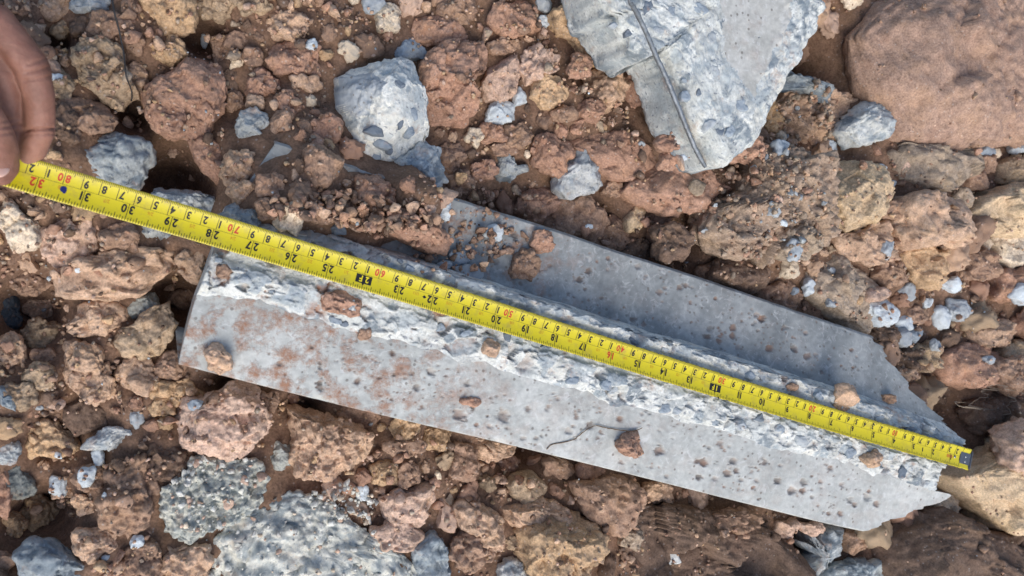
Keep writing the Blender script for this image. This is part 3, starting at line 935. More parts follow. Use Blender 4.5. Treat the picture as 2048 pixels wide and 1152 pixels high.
# ---- the blocky concrete chunk and its neighbours
conc([(785, 326), (812, 309), (844, 278), (878, 298), (875, 316), (891, 361), (868, 382), (837, 387), (812, 375), (798, 347)], (.98, 1.04, 1.10, 1),
     'bluish concrete piece leaning against the foot of the blocky concrete chunk', k=.6, sink=.2)
def split_chunk(V):
    """flat cast top, broken faces falling away below it and to the side"""
    zt = np.percentile(V[:, 2], 96)
    yb = at(750, 226, zt)[1]; xb = at(800, 226, zt)[0]; yt = at(750, 150, zt)[1]
    w = .0020 * fbm(V / .012, 3, 71)
    lim = zt + w * .25 - (.85 + 0 * w) * np.clip(yb + 1.6 * w - V[:, 1], 0, None) - .55 * np.clip(V[:, 0] - xb + w, 0, None) - .35 * np.clip(V[:, 1] - yt, 0, None)
    V[:, 2] = np.where(V[:, 2] > lim, lim + .0014 * facets_noise(V / .011, 72) * (V[:, 1] < yb), V[:, 2])
    return V


CHUNK_ = conc([(678, 152), (696, 142), (743, 127), (792, 121), (816, 134), (823, 167), (833, 194), (840, 222), (844, 271), (837, 299), (812, 316), (778, 335), (746, 337), (722, 323), (708, 299), (687, 267),
      (684, 240), (673, 205), (674, 175)], (1.2, 1.2, 1.18, 1), 'big blocky concrete chunk with a flat grey top and blue stones', k=1.05, sink=.12, a=.30, lump=.035, lvl=6, facets=4, rag=.0012, brk=.07, post=split_chunk)
skin_patch(CHUNK_, [(676, 158), (700, 148), (745, 146), (772, 165), (760, 188), (744, 198), (738, 230), (712, 236), (690, 226), (674, 200)])
for k, (x, y, a, b, rot, cc) in enumerate([(752, 263, 24, 9, 5, 'n'), (765, 288, 22, 9, 8, 'b'), (820, 264, 9, 15, 20, 'b'), (802, 245, 6, 13, 10, 'n'), (828, 228, 8, 14, -15, 'b'), (752, 312, 12, 7, 0, 'b'), (778, 302, 9, 6, 0, 'n'), (800, 170, 12, 8, 30, 'n')]):
    z = .05
    for _ in range(4):
        c = at(x, y, z); z = float(hsample(c[0], c[1]))
    c = at(x, y, z); s = np.linalg.norm(at(x + 1, y, z) - c)
    V, F = rock_shape(shard(a * s * 1.1, b * s * 1.15, rot, 80 + k), .0018, .0060, 4, 760 + k, a=.3, brk=.06, lump=.05, crumb=0, facets=5, rag=0)
    o = link('aggregate_stone', mesh_np('aggregate_stone', V, F, M_CHIP, False), CHUNK_, PAL[cc])
    o.location = Vector(c) - CHUNK_.location + Vector((0, 0, -.0006))
conc([(118, 340), (146, 312), (142, 275), (222, 267), (285, 278), (323, 316), (305, 340), (285, 361), (285, 386), (243, 382), (194, 365)], (.74, .80, .86, 1),
     'dark blue-grey concrete lump between the hand and the tape', k=.5, sink=.35)
conc([(275, 430), (310, 372), (345, 358), (400, 372), (432, 400), (440, 440), (400, 480), (352, 510), (300, 503), (274, 486)], (.86, .9, .94, 1),
     'grey-white concrete lump passing underneath the tape near its 73 mark', k=.35, sink=.35)
conc((436, 528, 416, 472), 'k', 'grey-blue concrete fragment above the tape near the end of the channel', k=.5, sink=.4)
conc([(476, 240), (484, 222), (510, 219), (531, 230), (537, 252), (529, 272), (508, 283), (484, 291), (476, 268)], 'C', 'knobbly blue-white concrete nub with a brown dimple beside the reddish clod', k=.8, sink=.25)
conc([(1108, 375), (1115, 340), (1132, 319), (1153, 292), (1170, 288), (1191, 302), (1193, 333), (1200, 361), (1184, 385), (1149, 396), (1125, 396)], (.96, .98, 1.02, 1),
     'rounded bluish-white concrete pebble above the middle of the channel', k=.75, sink=.2, fine=.001)
conc([(990, 352), (996, 318), (1010, 300), (1022, 318), (1028, 332), (1050, 330), (1055, 343), (1028, 352), (1022, 365), (1000, 362)], 'C', 'small ragged bluish concrete bit with a side arm near the rounded pebble', k=.7, sink=.25)
conc([(139, 5), (150, -30), (222, -30), (222, 20), (195, 27), (160, 26), (139, 22)], 'C', 'pale blue concrete piece cut by the photo edge beside the dark thread', k=.5, sink=.25)
conc([(1675, 262), (1690, 245), (1712, 222), (1742, 195), (1776, 222), (1792, 224), (1775, 258), (1755, 280), (1722, 292), (1696, 296)], (1.0, 1.03, 1.05, 1),
     'pale ridged concrete shard leaning on the huge brown boulder', k=.55, sink=.15, strata=.0016)
conc([(1950, -5), (1960, -40), (2100, -40), (2100, 50), (2048, 38), (2022, 28), (2002, 12), (1975, 6)], 'c', 'white concrete corner resting on top of the huge brown boulder', k=.5, sink=.1)
conc([(323, 985), (347, 960), (372, 935), (382, 915), (420, 912), (470, 915), (514, 920), (538, 960), (521, 1002), (470, 1040), (420, 1058), (375, 1082), (335, 1065), (322, 1015)], (1.0, .99, .91, 1),
     'grainy grey concrete lump of loose grit under the pink clod', mat=M_GRAINY, k=.28, sink=.35, crumb=.0022, lump=.12, facets=1, cell_size=.0058, rag=.003)
conc([(415, 1080), (440, 1042), (470, 1020), (540, 998), (590, 982), (650, 1000), (690, 1030), (730, 1055), (760, 1085), (815, 1110), (835, 1150), (835, 1210), (410, 1210)], (1.10, 1.09, 1.03, 1),
     'large rough grey concrete mass along the bottom edge, speckled with clay', mat=M_GRAINY, k=.17, sink=.35, a=.6, crumb=.0018, lump=.09, facets=0, cell_size=.006, rag=.003)
conc([(26, 1110), (45, 1088), (70, 1074), (110, 1071), (139, 1098), (194, 1120), (210, 1190), (60, 1190)], 'k', 'blue-grey concrete slab piece stained brown in the bottom corner below the rubble', k=.5, sink=.4)
conc([(823, 1080), (840, 1060), (870, 1030), (888, 1022), (894, 1050), (888, 1100), (898, 1190), (830, 1190)], (.62, .68, .74, 1), 'upright blue-grey stone between the rough concrete mass and brown clods', k=.6, sink=.3, lump=.06)
conc([(1000, 1130), (1030, 1118), (1076, 1140), (1085, 1190), (985, 1190)], (1.1, 1.1, 1.1, 1), 'white flaky concrete corner at the bottom edge under layered clods', k=.5, sink=.3)
conc([(1592, 1078), (1640, 1054), (1693, 1050), (1676, 1085), (1662, 1103), (1628, 1117), (1620, 1144), (1600, 1190), (1575, 1190), (1585, 1150), (1610, 1118), (1627, 1098)], (.9, .96, 1.02, 1),
     'thin bluish concrete sliver sticking out below the channel', k=.5, sink=.2, lump=.05)
conc([(1645, 1145), (1668, 1127), (1731, 1120), (1752, 1112), (1775, 1150), (1785, 1190), (1650, 1190)], (.78, .84, .88, 1), 'bluish concrete piece at the bottom edge beside the thin sliver', k=.5, sink=.3)
conc([(160, 898), (166, 888), (208, 857), (243, 851), (276, 853), (274, 874), (267, 884), (222, 895), (188, 898)], (1.0, 1.02, 1.04, 1), 'flat white concrete flake lying on edge below the brown clods', k=.9, sink=.1, a=.5, crumb=.0006)
conc((-14, 37, 878, 930), 'C', 'pale concrete lump at the picture edge beside the ochre clod', k=.7)
conc([(7, 945), (35, 922), (55, 945), (75, 980), (66, 1000), (20, 1006), (2, 980)], (.46, .47, .45, 1), 'greenish-grey angular stone near the orange lump', k=.7, lump=.05, crumb=.0004)
conc([(0, 772), (14, 774), (35, 812), (30, 822), (-8, 806)], 'k', 'narrow grey stone wedge at the picture edge', k=.8)
conc([(243, 608), (275, 590), (315, 580), (323, 600), (300, 640), (268, 645), (250, 628)], 'g', 'grey stone half hidden behind the flat tan clod', k=.6, sink=.4, crumb=.0005)
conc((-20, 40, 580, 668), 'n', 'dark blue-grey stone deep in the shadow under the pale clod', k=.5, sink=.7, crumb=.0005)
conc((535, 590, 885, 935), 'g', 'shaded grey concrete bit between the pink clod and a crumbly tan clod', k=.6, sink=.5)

# ---- clods above the tape, beside the hand
clod([(55, -25), (150, -25), (140, 18), (118, 36), (98, 38), (78, 20), (58, 8)], 'T', 'tan clod at the top edge above the hand', k=.6)
clod((8, 58, -10, 38), 'B', 'dull brown clod at the top edge above the knuckle', k=.6)
clod((174, 262, 24, 78), 'B', 'brown clod crossed by the dark thread', k=.7)
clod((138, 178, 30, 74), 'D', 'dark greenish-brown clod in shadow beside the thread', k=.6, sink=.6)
clod((100, 143, 40, 74), 'V', 'olive clod above the hand', k=.7)
clod([(278, 5), (290, -30), (392, -30), (392, 30), (388, 62), (345, 73), (312, 72), (292, 50), (285, 25)], 'O', 'large ochre-stained clod at the top edge right of the thread', k=.75, sink=.25, **ST)
clod((242, 280, -4, 32), 'B', 'brown clod wedged at the top edge beside the large ochre-stained clod', k=.7)
clod((250, 290, 68, 106), 'B', 'round brown clod below the thread-crossed clod', k=.9)
clod([(305, 98), (325, 76), (350, 72), (365, 92), (372, 110), (345, 132), (322, 120)], 'O', 'knobbly ochre clod below the large ochre-stained clod', k=.8, **CR)
clod([(146, 104), (167, 83), (201, 76), (243, 90), (250, 132), (264, 167), (276, 195), (257, 215), (222, 212), (201, 195), (187, 177), (163, 167), (149, 132)], 'V',
     'large flat olive-tan stone-like clod below the dark thread', k=.55, sink=.2, a=.5, b=.55, crumb=.0005, lump=.05, facets=5)
clod((243, 297, 128, 186), 'T', 'tan clod touching the right side of the olive-tan flat clod', k=.7, **CR)
clod((100, 150, 140, 200), 'V', 'crumbly olive clod between the hand and the flat olive-tan clod', k=.6, sink=.5, **CR)
clod((423, 466, 76, 130), 'B', 'round brown clod above the big reddish clod', k=.9)
clod((448, 500, 66, 98), 'B', 'small brown clod above a smooth round one', k=.8)
clod((486, 529, 97, 136), 'B', 'smooth round brown clod right of a pale nugget', k=.9, **SM)
clod((458, 487, 104, 139), 'W', 'small pale nugget between two round brown clods', k=.8)
clod([(291, 177), (312, 160), (347, 146), (382, 118), (410, 104), (437, 128), (448, 167), (451, 198), (437, 226), (424, 260), (417, 278), (375, 278), (347, 278), (309, 264), (302, 236), (291, 208)], 'R',
     'big reddish clod with a flat face right of the hand', k=.7, sink=.2, **SM)
clod([(375, 282), (417, 274), (448, 305), (462, 372), (434, 368), (403, 340), (385, 305)], 'R', 'long reddish clod hanging below the big reddish clod', k=.7, sink=.3, **SM)
clod((493, 553, 139, 201), 'R', 'oblong reddish clod right of the big reddish clod', k=.75, rot=35)
clod((444, 487, 184, 224), 'B', 'brown clod above the knobbly concrete nub', k=.85)
clod((493, 527, 190, 223), 'T', 'small rounded tan clod above the knobbly concrete nub', k=.9)
clod((447, 480, 135, 182), 'D', 'dark clod beside the big reddish clod', k=.6, sink=.6)
clod([(111, 200), (160, 196), (200, 205), (236, 245), (215, 262), (180, 270), (150, 262), (118, 245)], 'B', 'dark brown clod with an ochre lower rim right of the fingers', k=.6, sink=.35)
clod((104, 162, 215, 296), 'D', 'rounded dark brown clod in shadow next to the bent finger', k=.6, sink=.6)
clod((444, 516, 303, 367), 'T', 'crumbly tan clod below the knobbly concrete nub', k=.7, **CR)
clod((455, 516, 362, 408), 'T', 'tan clod just above the tape near the grey-blue fragment', k=.7)
clod((512, 572, 345, 402), 'B', 'brown clod next to the tan clod above the tape', k=.6)
clod((290, 372, 205, 262), 'R', 'reddish lower shoulder clod under the big reddish clod', k=.4, sink=.6)
clod((395, 470, -20, 40), 'V', 'crumbly olive clod at the top edge', k=.7, **CR)
clod((470, 540, -25, 30), 'V', 'second crumbly olive clod at the top edge, right of another', k=.6, **CR)
clod((395, 440, 40, 80), 'D', 'dark clod below the crumbly olive clod', k=.6, sink=.6)
# ---- around the blocky chunk
clod((531, 616, 24, 82), 'T', 'tan crumbly clod above the red-brown clod with white crumbs', k=.7, **CR)
clod([(535, 100), (560, 82), (600, 80), (635, 100), (635, 150), (600, 155), (560, 150), (538, 135)], 'R', 'broad red-brown clod left of the blocky concrete chunk', k=.6, **CR)
clod((583, 640, 150, 184), 'T', 'pale crumbly clod below the broad red-brown clod', k=.7, **CR)
clod((552, 596, 184, 242), 'R', 'small red-brown clod left of the blocky concrete chunk', k=.7)
clod((540, 586, 222, 268), 'B', 'round brown clod right of the knobbly concrete nub', k=.8)
clod((618, 686, 233, 286), 'R', 'orange-red rounded clod touching the blocky concrete chunk', k=.8, **SM)
clod([(606, 300), (630, 283), (660, 295), (690, 330), (688, 355), (660, 378), (625, 372), (612, 340)], 'B', 'brown clod with an ochre corner below the orange-red clod', k=.8, sink=.25, **SM)
clod((750, 801, 8, 67), 'W', 'round whitish clod with an ochre spot above the blue chip', k=.9, **SM)
clod((819, 931, 35, 98), 'R', 'oblong reddish clod right of the blue chip', k=.65, rot=15)
clod([(837, 139), (847, 115), (878, 94), (917, 87), (958, 90), (969, 121), (958, 153), (934, 158), (920, 181), (948, 194), (944, 222), (924, 250), (896, 259), (868, 250), (847, 229), (839, 194)], 'R',
     'big split pinkish-brown clod right of the blocky concrete chunk', k=.75, sink=.2, a=.55, b=.6, crumb=.0006, lump=.07, facets=5)
clod([(965, 165), (975, 140), (1000, 120), (1025, 97), (1035, 150), (1028, 190), (1000, 208), (975, 200)], 'P', 'upright pinkish clod right of the big split clod', k=.7, **SM)
clod((878, 952, -15, 54), 'B', 'brown clod at the top edge right of the whitish clod', k=.6)
clod([(976, 40), (990, 10), (1040, 5), (1078, 30), (1076, 62), (1045, 75), (1000, 72)], 'R', 'broad brown clod near the top edge left of the ochre-orange mass', k=.6, sink=.3)
clod((976, 1044, 80, 113), 'B', 'rough brown clod below the broad clod near the top edge', k=.7, **CR)
clod([(1035, 140), (1045, 110), (1070, 97), (1104, 118), (1106, 145), (1085, 167), (1055, 165)], 'P', 'rough pink clod right of the upright pinkish clod', k=.75, **CR)
clod((1066, 1130, 156, 214), 'O', 'ochre clod below the rough pink clod', k=.6)
clod((1172, 1246, 139, 217), 'T', 'rough tan clod left of the pointed concrete slab', k=.7, **CR)
clod((1140, 1180, 105, 160), 'R', 'reddish clod between the pink clod and the ochre-orange mass', k=.5, sink=.6)
clod((1104, 1150, 211, 244), 'B', 'round brown clod with a grey cap below the ochre clod', k=.85)
clod((1151, 1203, 200, 244), 'R', 'round red-brown clod above the smooth reddish slope', k=.85)
clod((1141, 1163, 240, 268), 'R', 'tiny upright red-brown clod on the smooth reddish slope', k=.8)
clod((1107, 1133, 243, 278), 'R', 'small red-brown clod left of the smooth reddish slope', k=.8)
clod((1010, 1059, 247, 297), 'B', 'brown clod above the ragged bluish concrete bit', k=.75)
clod((1066, 1136, 266, 352), 'R', 'tall red-brown clod left of the rounded concrete pebble', k=.7)
clod((955, 1015, 245, 287), 'R', 'red-brown clod under the white chip', k=.75)
clod((983, 1036, 287, 313), 'B', 'flattened brown clod above the ragged concrete bit', k=.8)
clod((934, 964, 256, 290), 'W', 'small pale clod below the big split clod', k=.7, **CR)
clod((875, 926, 284, 342), 'B', 'brown clod right of the bluish leaning concrete piece', k=.6)
clod((882, 936, 338, 394), 'B', 'crumbly brown clod above the edge of the channel', k=.6, **CR)
clod((940, 992, 322, 362), 'R', 'red-brown clod left of the ragged concrete bit', k=.7)
clod([(708, 400), (712, 360), (735, 347), (765, 350), (788, 385), (780, 415), (755, 438), (725, 425)], 'R', 'rounded reddish clod above a long red clod', k=.8, sink=.2)
clod([(757, 455), (780, 425), (815, 407), (840, 430), (880, 455), (903, 485), (895, 511), (850, 502), (805, 480), (770, 470)], 'R', 'long red clod lying at the buried end of the inner face', k=.7, sink=.3, **SM)
clod((554, 606, 404, 470), 'W', 'pale tan upright clod above the tape near its 66 mark', k=.8, rot=-15)
clod((614, 672, 408, 450), 'B', 'brown clod above the tape right of the pale tan upright clod', k=.6)
clod((678, 710, 402, 440), 'R', 'small red-brown clod left of the rounded reddish clod', k=.7)
clod((512, 560, 395, 440), 'B', 'brown clod left of the pale tan upright clod', k=.6, sink=.5)
clod((1033, 1116, 379, 447), 'R', 'reddish clod at the back edge of the channel, below the rounded pebble', k=.7)
clod([(1087, 455), (1100, 410), (1150, 383), (1195, 400), (1203, 450), (1195, 497), (1150, 480), (1110, 462)], 'B', 'brown clod overhanging the back edge of the channel', k=.6, sink=.35)
clod((1200, 1252, 436, 503), 'B', 'brown clod in the gap right of the overhanging one', k=.6, sink=.4)
clod([(1250, 466), (1252, 440), (1275, 405), (1292, 402), (1290, 440), (1272, 460)], 'Y', 'pale yellow broken clod face under the orange-brown ridge', k=.7, **SM)
clod((1292, 1335, 404, 489), 'R', 'upright red-brown clod next to the pale yellow broken face', k=.7)
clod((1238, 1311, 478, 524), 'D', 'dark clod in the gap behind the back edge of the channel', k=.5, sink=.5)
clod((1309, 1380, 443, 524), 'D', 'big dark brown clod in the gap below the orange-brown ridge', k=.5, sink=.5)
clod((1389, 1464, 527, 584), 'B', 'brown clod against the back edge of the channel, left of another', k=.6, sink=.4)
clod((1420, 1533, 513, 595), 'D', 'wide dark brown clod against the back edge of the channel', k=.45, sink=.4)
clod((1515, 1605, 560, 625), 'B', 'brown clod behind the channel edge left of the grey-brown slope', k=.4, sink=.45)
clod((1206, 1252, 352, 394), 'B', 'brown clod right of the rounded concrete pebble', k=.75)
clod((1312, 1352, 268, 302), 'R', 'red-brown clod beside the lower flank of the pointed slab', k=.7)
clod((1318, 1350, 303, 340), 'R', 'orange lump below the flank of the pointed slab', k=.6)
clod((1520, 1562, 205, 275), 'O', 'ochre clod at the right flank of the pointed slab', k=.6, **CR)
clod((1455, 1530, 275, 330), 'R', 'reddish crumbly clod right of the tip of the pointed slab', k=.55, sink=.4, **CR)
# ---- right side
clod([(1640, 370), (1655, 345), (1676, 325), (1703, 320), (1738, 337), (1745, 365), (1765, 388), (1762, 430), (1715, 455), (1680, 465), (1655, 440), (1640, 405)], 'Y',
     'large yellow-white rock-like clod below the pale concrete shard', k=.75, sink=.25, **SM)
clod([(1785, 420), (1800, 395), (1840, 380), (1885, 392), (1920, 420), (1940, 470), (1915, 492), (1870, 490), (1815, 492), (1790, 470)], 'T', 'large reddish-tan clod right of the yellow-white rock', k=.7, sink=.25)
clod([(1800, 492), (1830, 484), (1872, 500), (1885, 535), (1872, 580), (1840, 575), (1820, 545), (1803, 520)], 'O', 'smooth flat ochre clod below the large reddish-tan clod', k=.6, sink=.3, a=.55, b=.6, crumb=.0004, lump=.05)
clod([(1922, 430), (1945, 395), (2000, 375), (2070, 365), (2080, 460), (2040, 475), (1980, 470), (1940, 462)], 'Y', 'yellow-ochre layered clod at the picture edge below the huge boulder', k=.65, sink=.3, **ST)
clod((1984, 2042, 468, 532), 'W', 'whitish stone-like clod under the yellow-ochre layered clod', k=.7, **SM)
clod([(1660, 470), (1700, 462), (1755, 440), (1790, 480), (1780, 520), (1730, 530), (1680, 515)], 'T', 'dusty tan clod below the yellow-white rock', k=.5, sink=.4, **CR)
clod((1745, 1802, 518, 577), 'B', 'brown clod left of the smooth flat ochre clod', k=.65)
clod((1763, 1800, 400, 440), 'B', 'brown clod between the yellow-white rock and the reddish-tan clod', k=.5, sink=.5)
clod((1731, 1775, 575, 604), 'P', 'pinkish wedge clod above the largest blue chip', k=.7, **SM)
clod((1811, 1851, 613, 645), 'B', 'brown clod among the blue chips', k=.75)
clod((1741, 1792, 642, 694), 'D', 'dark brown clod behind the far corner of the channel', k=.6)
clod((1790, 1835, 690, 745), 'D', 'dark crumbly clod beside the far corner of the channel', k=.6, **CR)
clod((1811, 1879, 684, 738), 'V', 'olive-brown clod right of the far corner of the channel', k=.6, **CR)
clod([(1877, 730), (1890, 700), (1925, 685), (1980, 692), (2002, 730), (1990, 765), (1940, 775), (1890, 765)], 'R', 'big red-brown clod right of the far corner of the channel', k=.65, sink=.25)
clod([(1930, 670), (1945, 645), (1985, 636), (2022, 650), (2028, 680), (1990, 693), (1950, 690)], 'T', 'tan clod above the big red-brown clod', k=.65)
clod((2000, 2070, 680, 744), 'V', 'olive clod at the picture edge right of the big red-brown clod', k=.6)
clod((1981, 2044, 712, 780), 'B', 'brown clod at the picture edge under the olive one', k=.6, sink=.5, **CR)
clod((1920, 1990, 500, 560), 'B', 'crumbly brown soil clod below the layered yellow-ochre clod', k=.5, **CR)
clod((1985, 2060, 535, 600), 'R', 'reddish crumbly clod at the picture edge under the whitish stone', k=.5, **CR)
clod((1950, 1985, 312, 350), 'B', 'round brown clod at the foot of the huge boulder, left of a twin', k=.8)
clod((1930, 1968, 345, 382), 'B', 'round brown clod at the foot of the huge boulder, under a twin', k=.8)
clod((1998, 2060, 318, 372), 'V', 'olive clod at the picture edge at the foot of the huge boulder', k=.7)
clod((1905, 1935, 378, 420), 'G', 'grey-brown clod between reddish-tan and yellow-ochre clods', k=.7)
clod((1560, 1630, 455, 520), 'G', 'grey crumbly lump at the lower edge of the gravelly mass', k=.6, **CR)
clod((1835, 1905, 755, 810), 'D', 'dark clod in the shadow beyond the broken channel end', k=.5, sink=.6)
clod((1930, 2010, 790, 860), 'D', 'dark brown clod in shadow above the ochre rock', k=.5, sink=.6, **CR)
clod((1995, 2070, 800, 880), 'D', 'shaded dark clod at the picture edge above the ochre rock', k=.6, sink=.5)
clod([(1890, 950), (1915, 935), (1940, 920), (1975, 895), (2010, 872), (2080, 860), (2080, 1040), (2020, 1062), (1992, 1055), (1950, 1020), (1915, 985)], 'Y',
     'large ochre rock-like clod under the hook of the tape', k=.6, sink=.25, crumb=.0012, lump=.08, facets=5)
clod([(2005, 880), (2030, 850), (2080, 840), (2080, 960), (2040, 960), (2010, 930)], 'P', 'pinkish rough clod on top of the ochre rock at the picture edge', k=.7, **CR)
clod((1845, 1920, 980, 1030), 'W', 'pale tan clod tucked beside the lower corner of the channel end', k=.5, sink=.5)
clod((1690, 1740, 1056, 1104), 'B', 'brown clod below the lower corner of the channel end', k=.6)
# ---- below the tape, left
clod([(-25, 392), (20, 396), (52, 430), (70, 446), (83, 490), (62, 502), (25, 500), (15, 470), (-10, 440), (-25, 430)], 'W', 'pale whitish-tan clod at the picture edge below the tape', k=.6, sink=.3)
clod([(76, 466), (92, 445), (135, 432), (182, 440), (196, 480), (185, 530), (150, 545), (110, 540), (90, 505)], 'P', 'large pinkish-grey clod below the tape near its 78 mark', k=.5, sink=.35)
clod((200, 282, 448, 512), 'B', 'brown clod right of the pinkish-grey clod, below the tape', k=.45, sink=.45)
clod([(108, 540), (140, 525), (200, 510), (260, 500), (330, 505), (365, 528), (330, 553), (295, 578), (270, 592), (236, 602), (172, 592), (112, 592)], 'T',
     'broad layered tan clod below the pinkish-grey clod', k=.6, sink=.3, **ST)
clod([(351, 520), (370, 500), (410, 502), (417, 530), (405, 568), (375, 560), (358, 540)], 'T', 'tan clod against the cut end of the channel', k=.6, sink=.3)
clod((337, 391, 568, 618), 'B', 'brown clod in the hollow beside the cut end of the channel', k=.7, rot=25)
clod([(222, 685), (250, 655), (271, 647), (278, 630), (309, 612), (337, 605), (351, 647), (340, 671), (323, 706), (295, 716), (250, 712)], 'V',
     'flat smooth tan clod left of the channel', k=.45, sink=.2, a=.45, b=.5, crumb=.0006, lump=.06, facets=3)
clod([(156, 620), (180, 602), (230, 604), (257, 632), (255, 652), (215, 668), (165, 672), (130, 665), (128, 650), (158, 652)], 'T', 'tan ledge-like clod left of the flat smooth tan clod', k=.6, sink=.3)
clod((20, 110, 532, 588), 'B', 'brown clod under the pale whitish-tan clod', k=.6, sink=.4)
clod((50, 118, 596, 640), 'T', 'tan clod left of the ledge-like clod', k=.7)
clod((42, 127, 642, 706), 'V', 'olive-tan clod above several small clods at the edge', k=.65)
clod((-16, 50, 670, 740), 'T', 'tan clod at the picture edge above the grey wedge', k=.7)
clod((62, 113, 697, 730), 'B', 'small brown clod between two tan ones at the edge', k=.7)
clod((45, 112, 726, 778), 'V', 'olive round clod above the grey wedge', k=.7)
clod([(115, 720), (125, 690), (160, 682), (205, 700), (215, 745), (250, 770), (257, 800), (215, 812), (170, 800), (125, 765)], 'T', 'big tan clod below the ledge-like clod', k=.6, sink=.25)
clod((236, 314, 714, 780), 'T', 'tan clod below the flat smooth tan clod', k=.65)
clod((312, 372, 700, 760), 'B', 'brown clod touching the corner of the channel', k=.6, sink=.4)
clod((255, 310, 752, 790), 'T', 'small tan clod right of the big tan clod', k=.7)
clod((304, 398, 757, 806), 'O', 'ochre-tan clod above the pink clod', k=.7, **CR)
clod((10, 68, 764, 818), 'V', 'olive crumbly clod beside the grey wedge', k=.7, **CR)
clod((78, 118, 778, 810), 'D', 'dark clod above the ochre clod', k=.6)
clod([(122, 800), (150, 783), (200, 785), (222, 815), (215, 850), (180, 862), (150, 872), (130, 840)], 'D', 'smooth dark brown clod above the white flake', k=.5, sink=.4, **SM)
clod([(45, 880), (52, 840), (75, 826), (110, 840), (140, 865), (156, 900), (110, 912), (60, 912)], 'O', 'ochre clod with a cracked face near the picture edge', k=.7, **CR)
clod((299, 349, 800, 834), 'O', 'small ochre clod left of the pink clod', k=.8, **CR)
clod([(347, 842), (375, 805), (424, 787), (479, 762), (514, 772), (521, 804), (542, 835), (549, 870), (514, 905), (434, 915), (399, 918), (361, 884)], 'P',
     'large pale pink clod below the corner of the channel', k=.6, sink=.25, **ST)
clod((512, 558, 780, 830), 'B', 'brown clod right of the pink clod under the channel edge', k=.7)
clod((222, 314, 912, 1004), 'B', 'brown crumbly clod left of the grainy concrete lump', k=.6, **CR)
clod((292, 380, 885, 962), 'D', 'dark crumbly clod under the pink clod', k=.5, sink=.5, **CR)
clod((-16, 24, 945, 1035), 'R', 'orange lump cut by the picture edge', k=.7)
clod((35, 124, 992, 1063), 'O', 'ochre-brown clod above the blue-grey slab piece', k=.65, **CR)
clod((144, 198, 990, 1030), 'T', 'small tan clod between two brown clods at the bottom', k=.7)
clod([(198, 1000), (230, 970), (280, 967), (306, 1000), (300, 1050), (260, 1071), (220, 1060), (200, 1030)], 'B', 'large dark-topped brown clod left of the grainy concrete lump', k=.65, **CR)
clod((148, 240, 1055, 1120), 'T', 'tan clod above the blue-grey slab piece', k=.65)
clod((102, 150, 955, 995), 'T', 'tan clod next to a white chip at the left', k=.7)
clod((0, 50, 1025, 1075), 'O', 'ochre crumbly clod at the picture edge above a dark hollow', k=.7, **CR)
clod((250, 330, 1085, 1160), 'B', 'crumbly brown clod at the bottom edge', k=.5, **CR)
clod((330, 420, 1080, 1170), 'T', 'crumbly tan clod at the bottom edge left of the rough concrete mass', k=.5, **CR)
clod((150, 225, 925, 985), 'B', 'brown clod below the white flake', k=.5, sink=.45, **CR)
# ---- below the channel, middle
clod([(580, 815), (600, 808), (660, 835), (700, 850), (745, 870), (730, 900), (690, 935), (650, 955), (600, 950), (582, 905), (590, 860)], 'T', 'large crumbly tan clod under the middle of the channel', k=.6, sink=.3, **CR)
clod((672, 760, 805, 862), 'B', 'brown clod with a straight side right of the large crumbly tan clod', k=.5, sink=.4)
clod((781, 836, 830, 890), 'O', 'ochre knobbly clod under the channel edge', k=.7, **CR)
clod((832, 908, 845, 897), 'O', 'smooth ochre-tan clod under the channel edge', k=.7)
clod([(906, 880), (930, 866), (985, 878), (1040, 893), (1030, 912), (1000, 912), (975, 926), (930, 905)], 'T', 'long tan clod under the channel edge left of a black hollow', k=.6)
clod((992, 1038, 913, 950), 'R', 'small red-brown clod beside the black hollow', k=.8)
clod((764, 850, 876, 912), 'B', 'brown clod below the ochre knobbly clod', k=.6)
clod((742, 798, 918, 977), 'O', 'upright ochre clod left of its brown neighbour', k=.8, **SM)
clod((795, 839, 920, 976), 'B', 'upright brown clod right of the ochre one', k=.8)
clod((900, 955, 890, 962), 'B', 'crumbly brown clod below the long tan clod', k=.6, **CR)
clod([(760, 995), (800, 980), (850, 968), (889, 964), (882, 995), (855, 1018), (848, 1045), (812, 1064), (788, 1050), (762, 1020)], 'P', 'smooth flat pinkish clod left of the layered clods', k=.55, sink=.25, a=.5, b=.55, crumb=.0005, lump=.06)
clod((742, 840, 1042, 1106), 'P', 'pink clod on the rough grey concrete mass', k=.55)
clod([(905, 1010), (930, 995), (975, 1010), (1010, 1050), (1021, 1095), (985, 1105), (945, 1075), (915, 1045)], 'T', 'layered tan clod right of the upright blue-grey stone', k=.65, **ST)
clod((898, 975, 1065, 1140), 'B', 'crumbly brown clod beside the upright blue-grey stone', k=.6, **CR)
clod((1016, 1088, 944, 1003), 'V', 'rounded olive-tan clod below the black hollow', k=.8, **SM)
clod([(1000, 1010), (1040, 992), (1100, 1000), (1145, 1025), (1140, 1060), (1090, 1070), (1040, 1060), (1008, 1040)], 'T', 'layered brown clod below the rounded olive-tan clod', k=.6, **ST)
clod([(1045, 1060), (1104, 1025), (1156, 1030), (1180, 1040), (1201, 1071), (1191, 1110), (1167, 1134), (1167, 1190), (1070, 1190), (1048, 1110)], 'O', 'big ochre-tan clod at the bottom edge', k=.65, sink=.2, **ST)
clod([(1142, 967), (1194, 960), (1243, 950), (1278, 974), (1281, 1005), (1260, 1040), (1243, 1068), (1215, 1058), (1184, 1037), (1167, 1023)], 'B', 'large brown pointed clod under the channel edge', k=.6, sink=.25)
clod((1083, 1148, 918, 956), 'B', 'brown clod right of the black hollow', k=.7)
clod((1153, 1210, 920, 960), 'R', 'reddish oblong clod under the channel edge', k=.7)
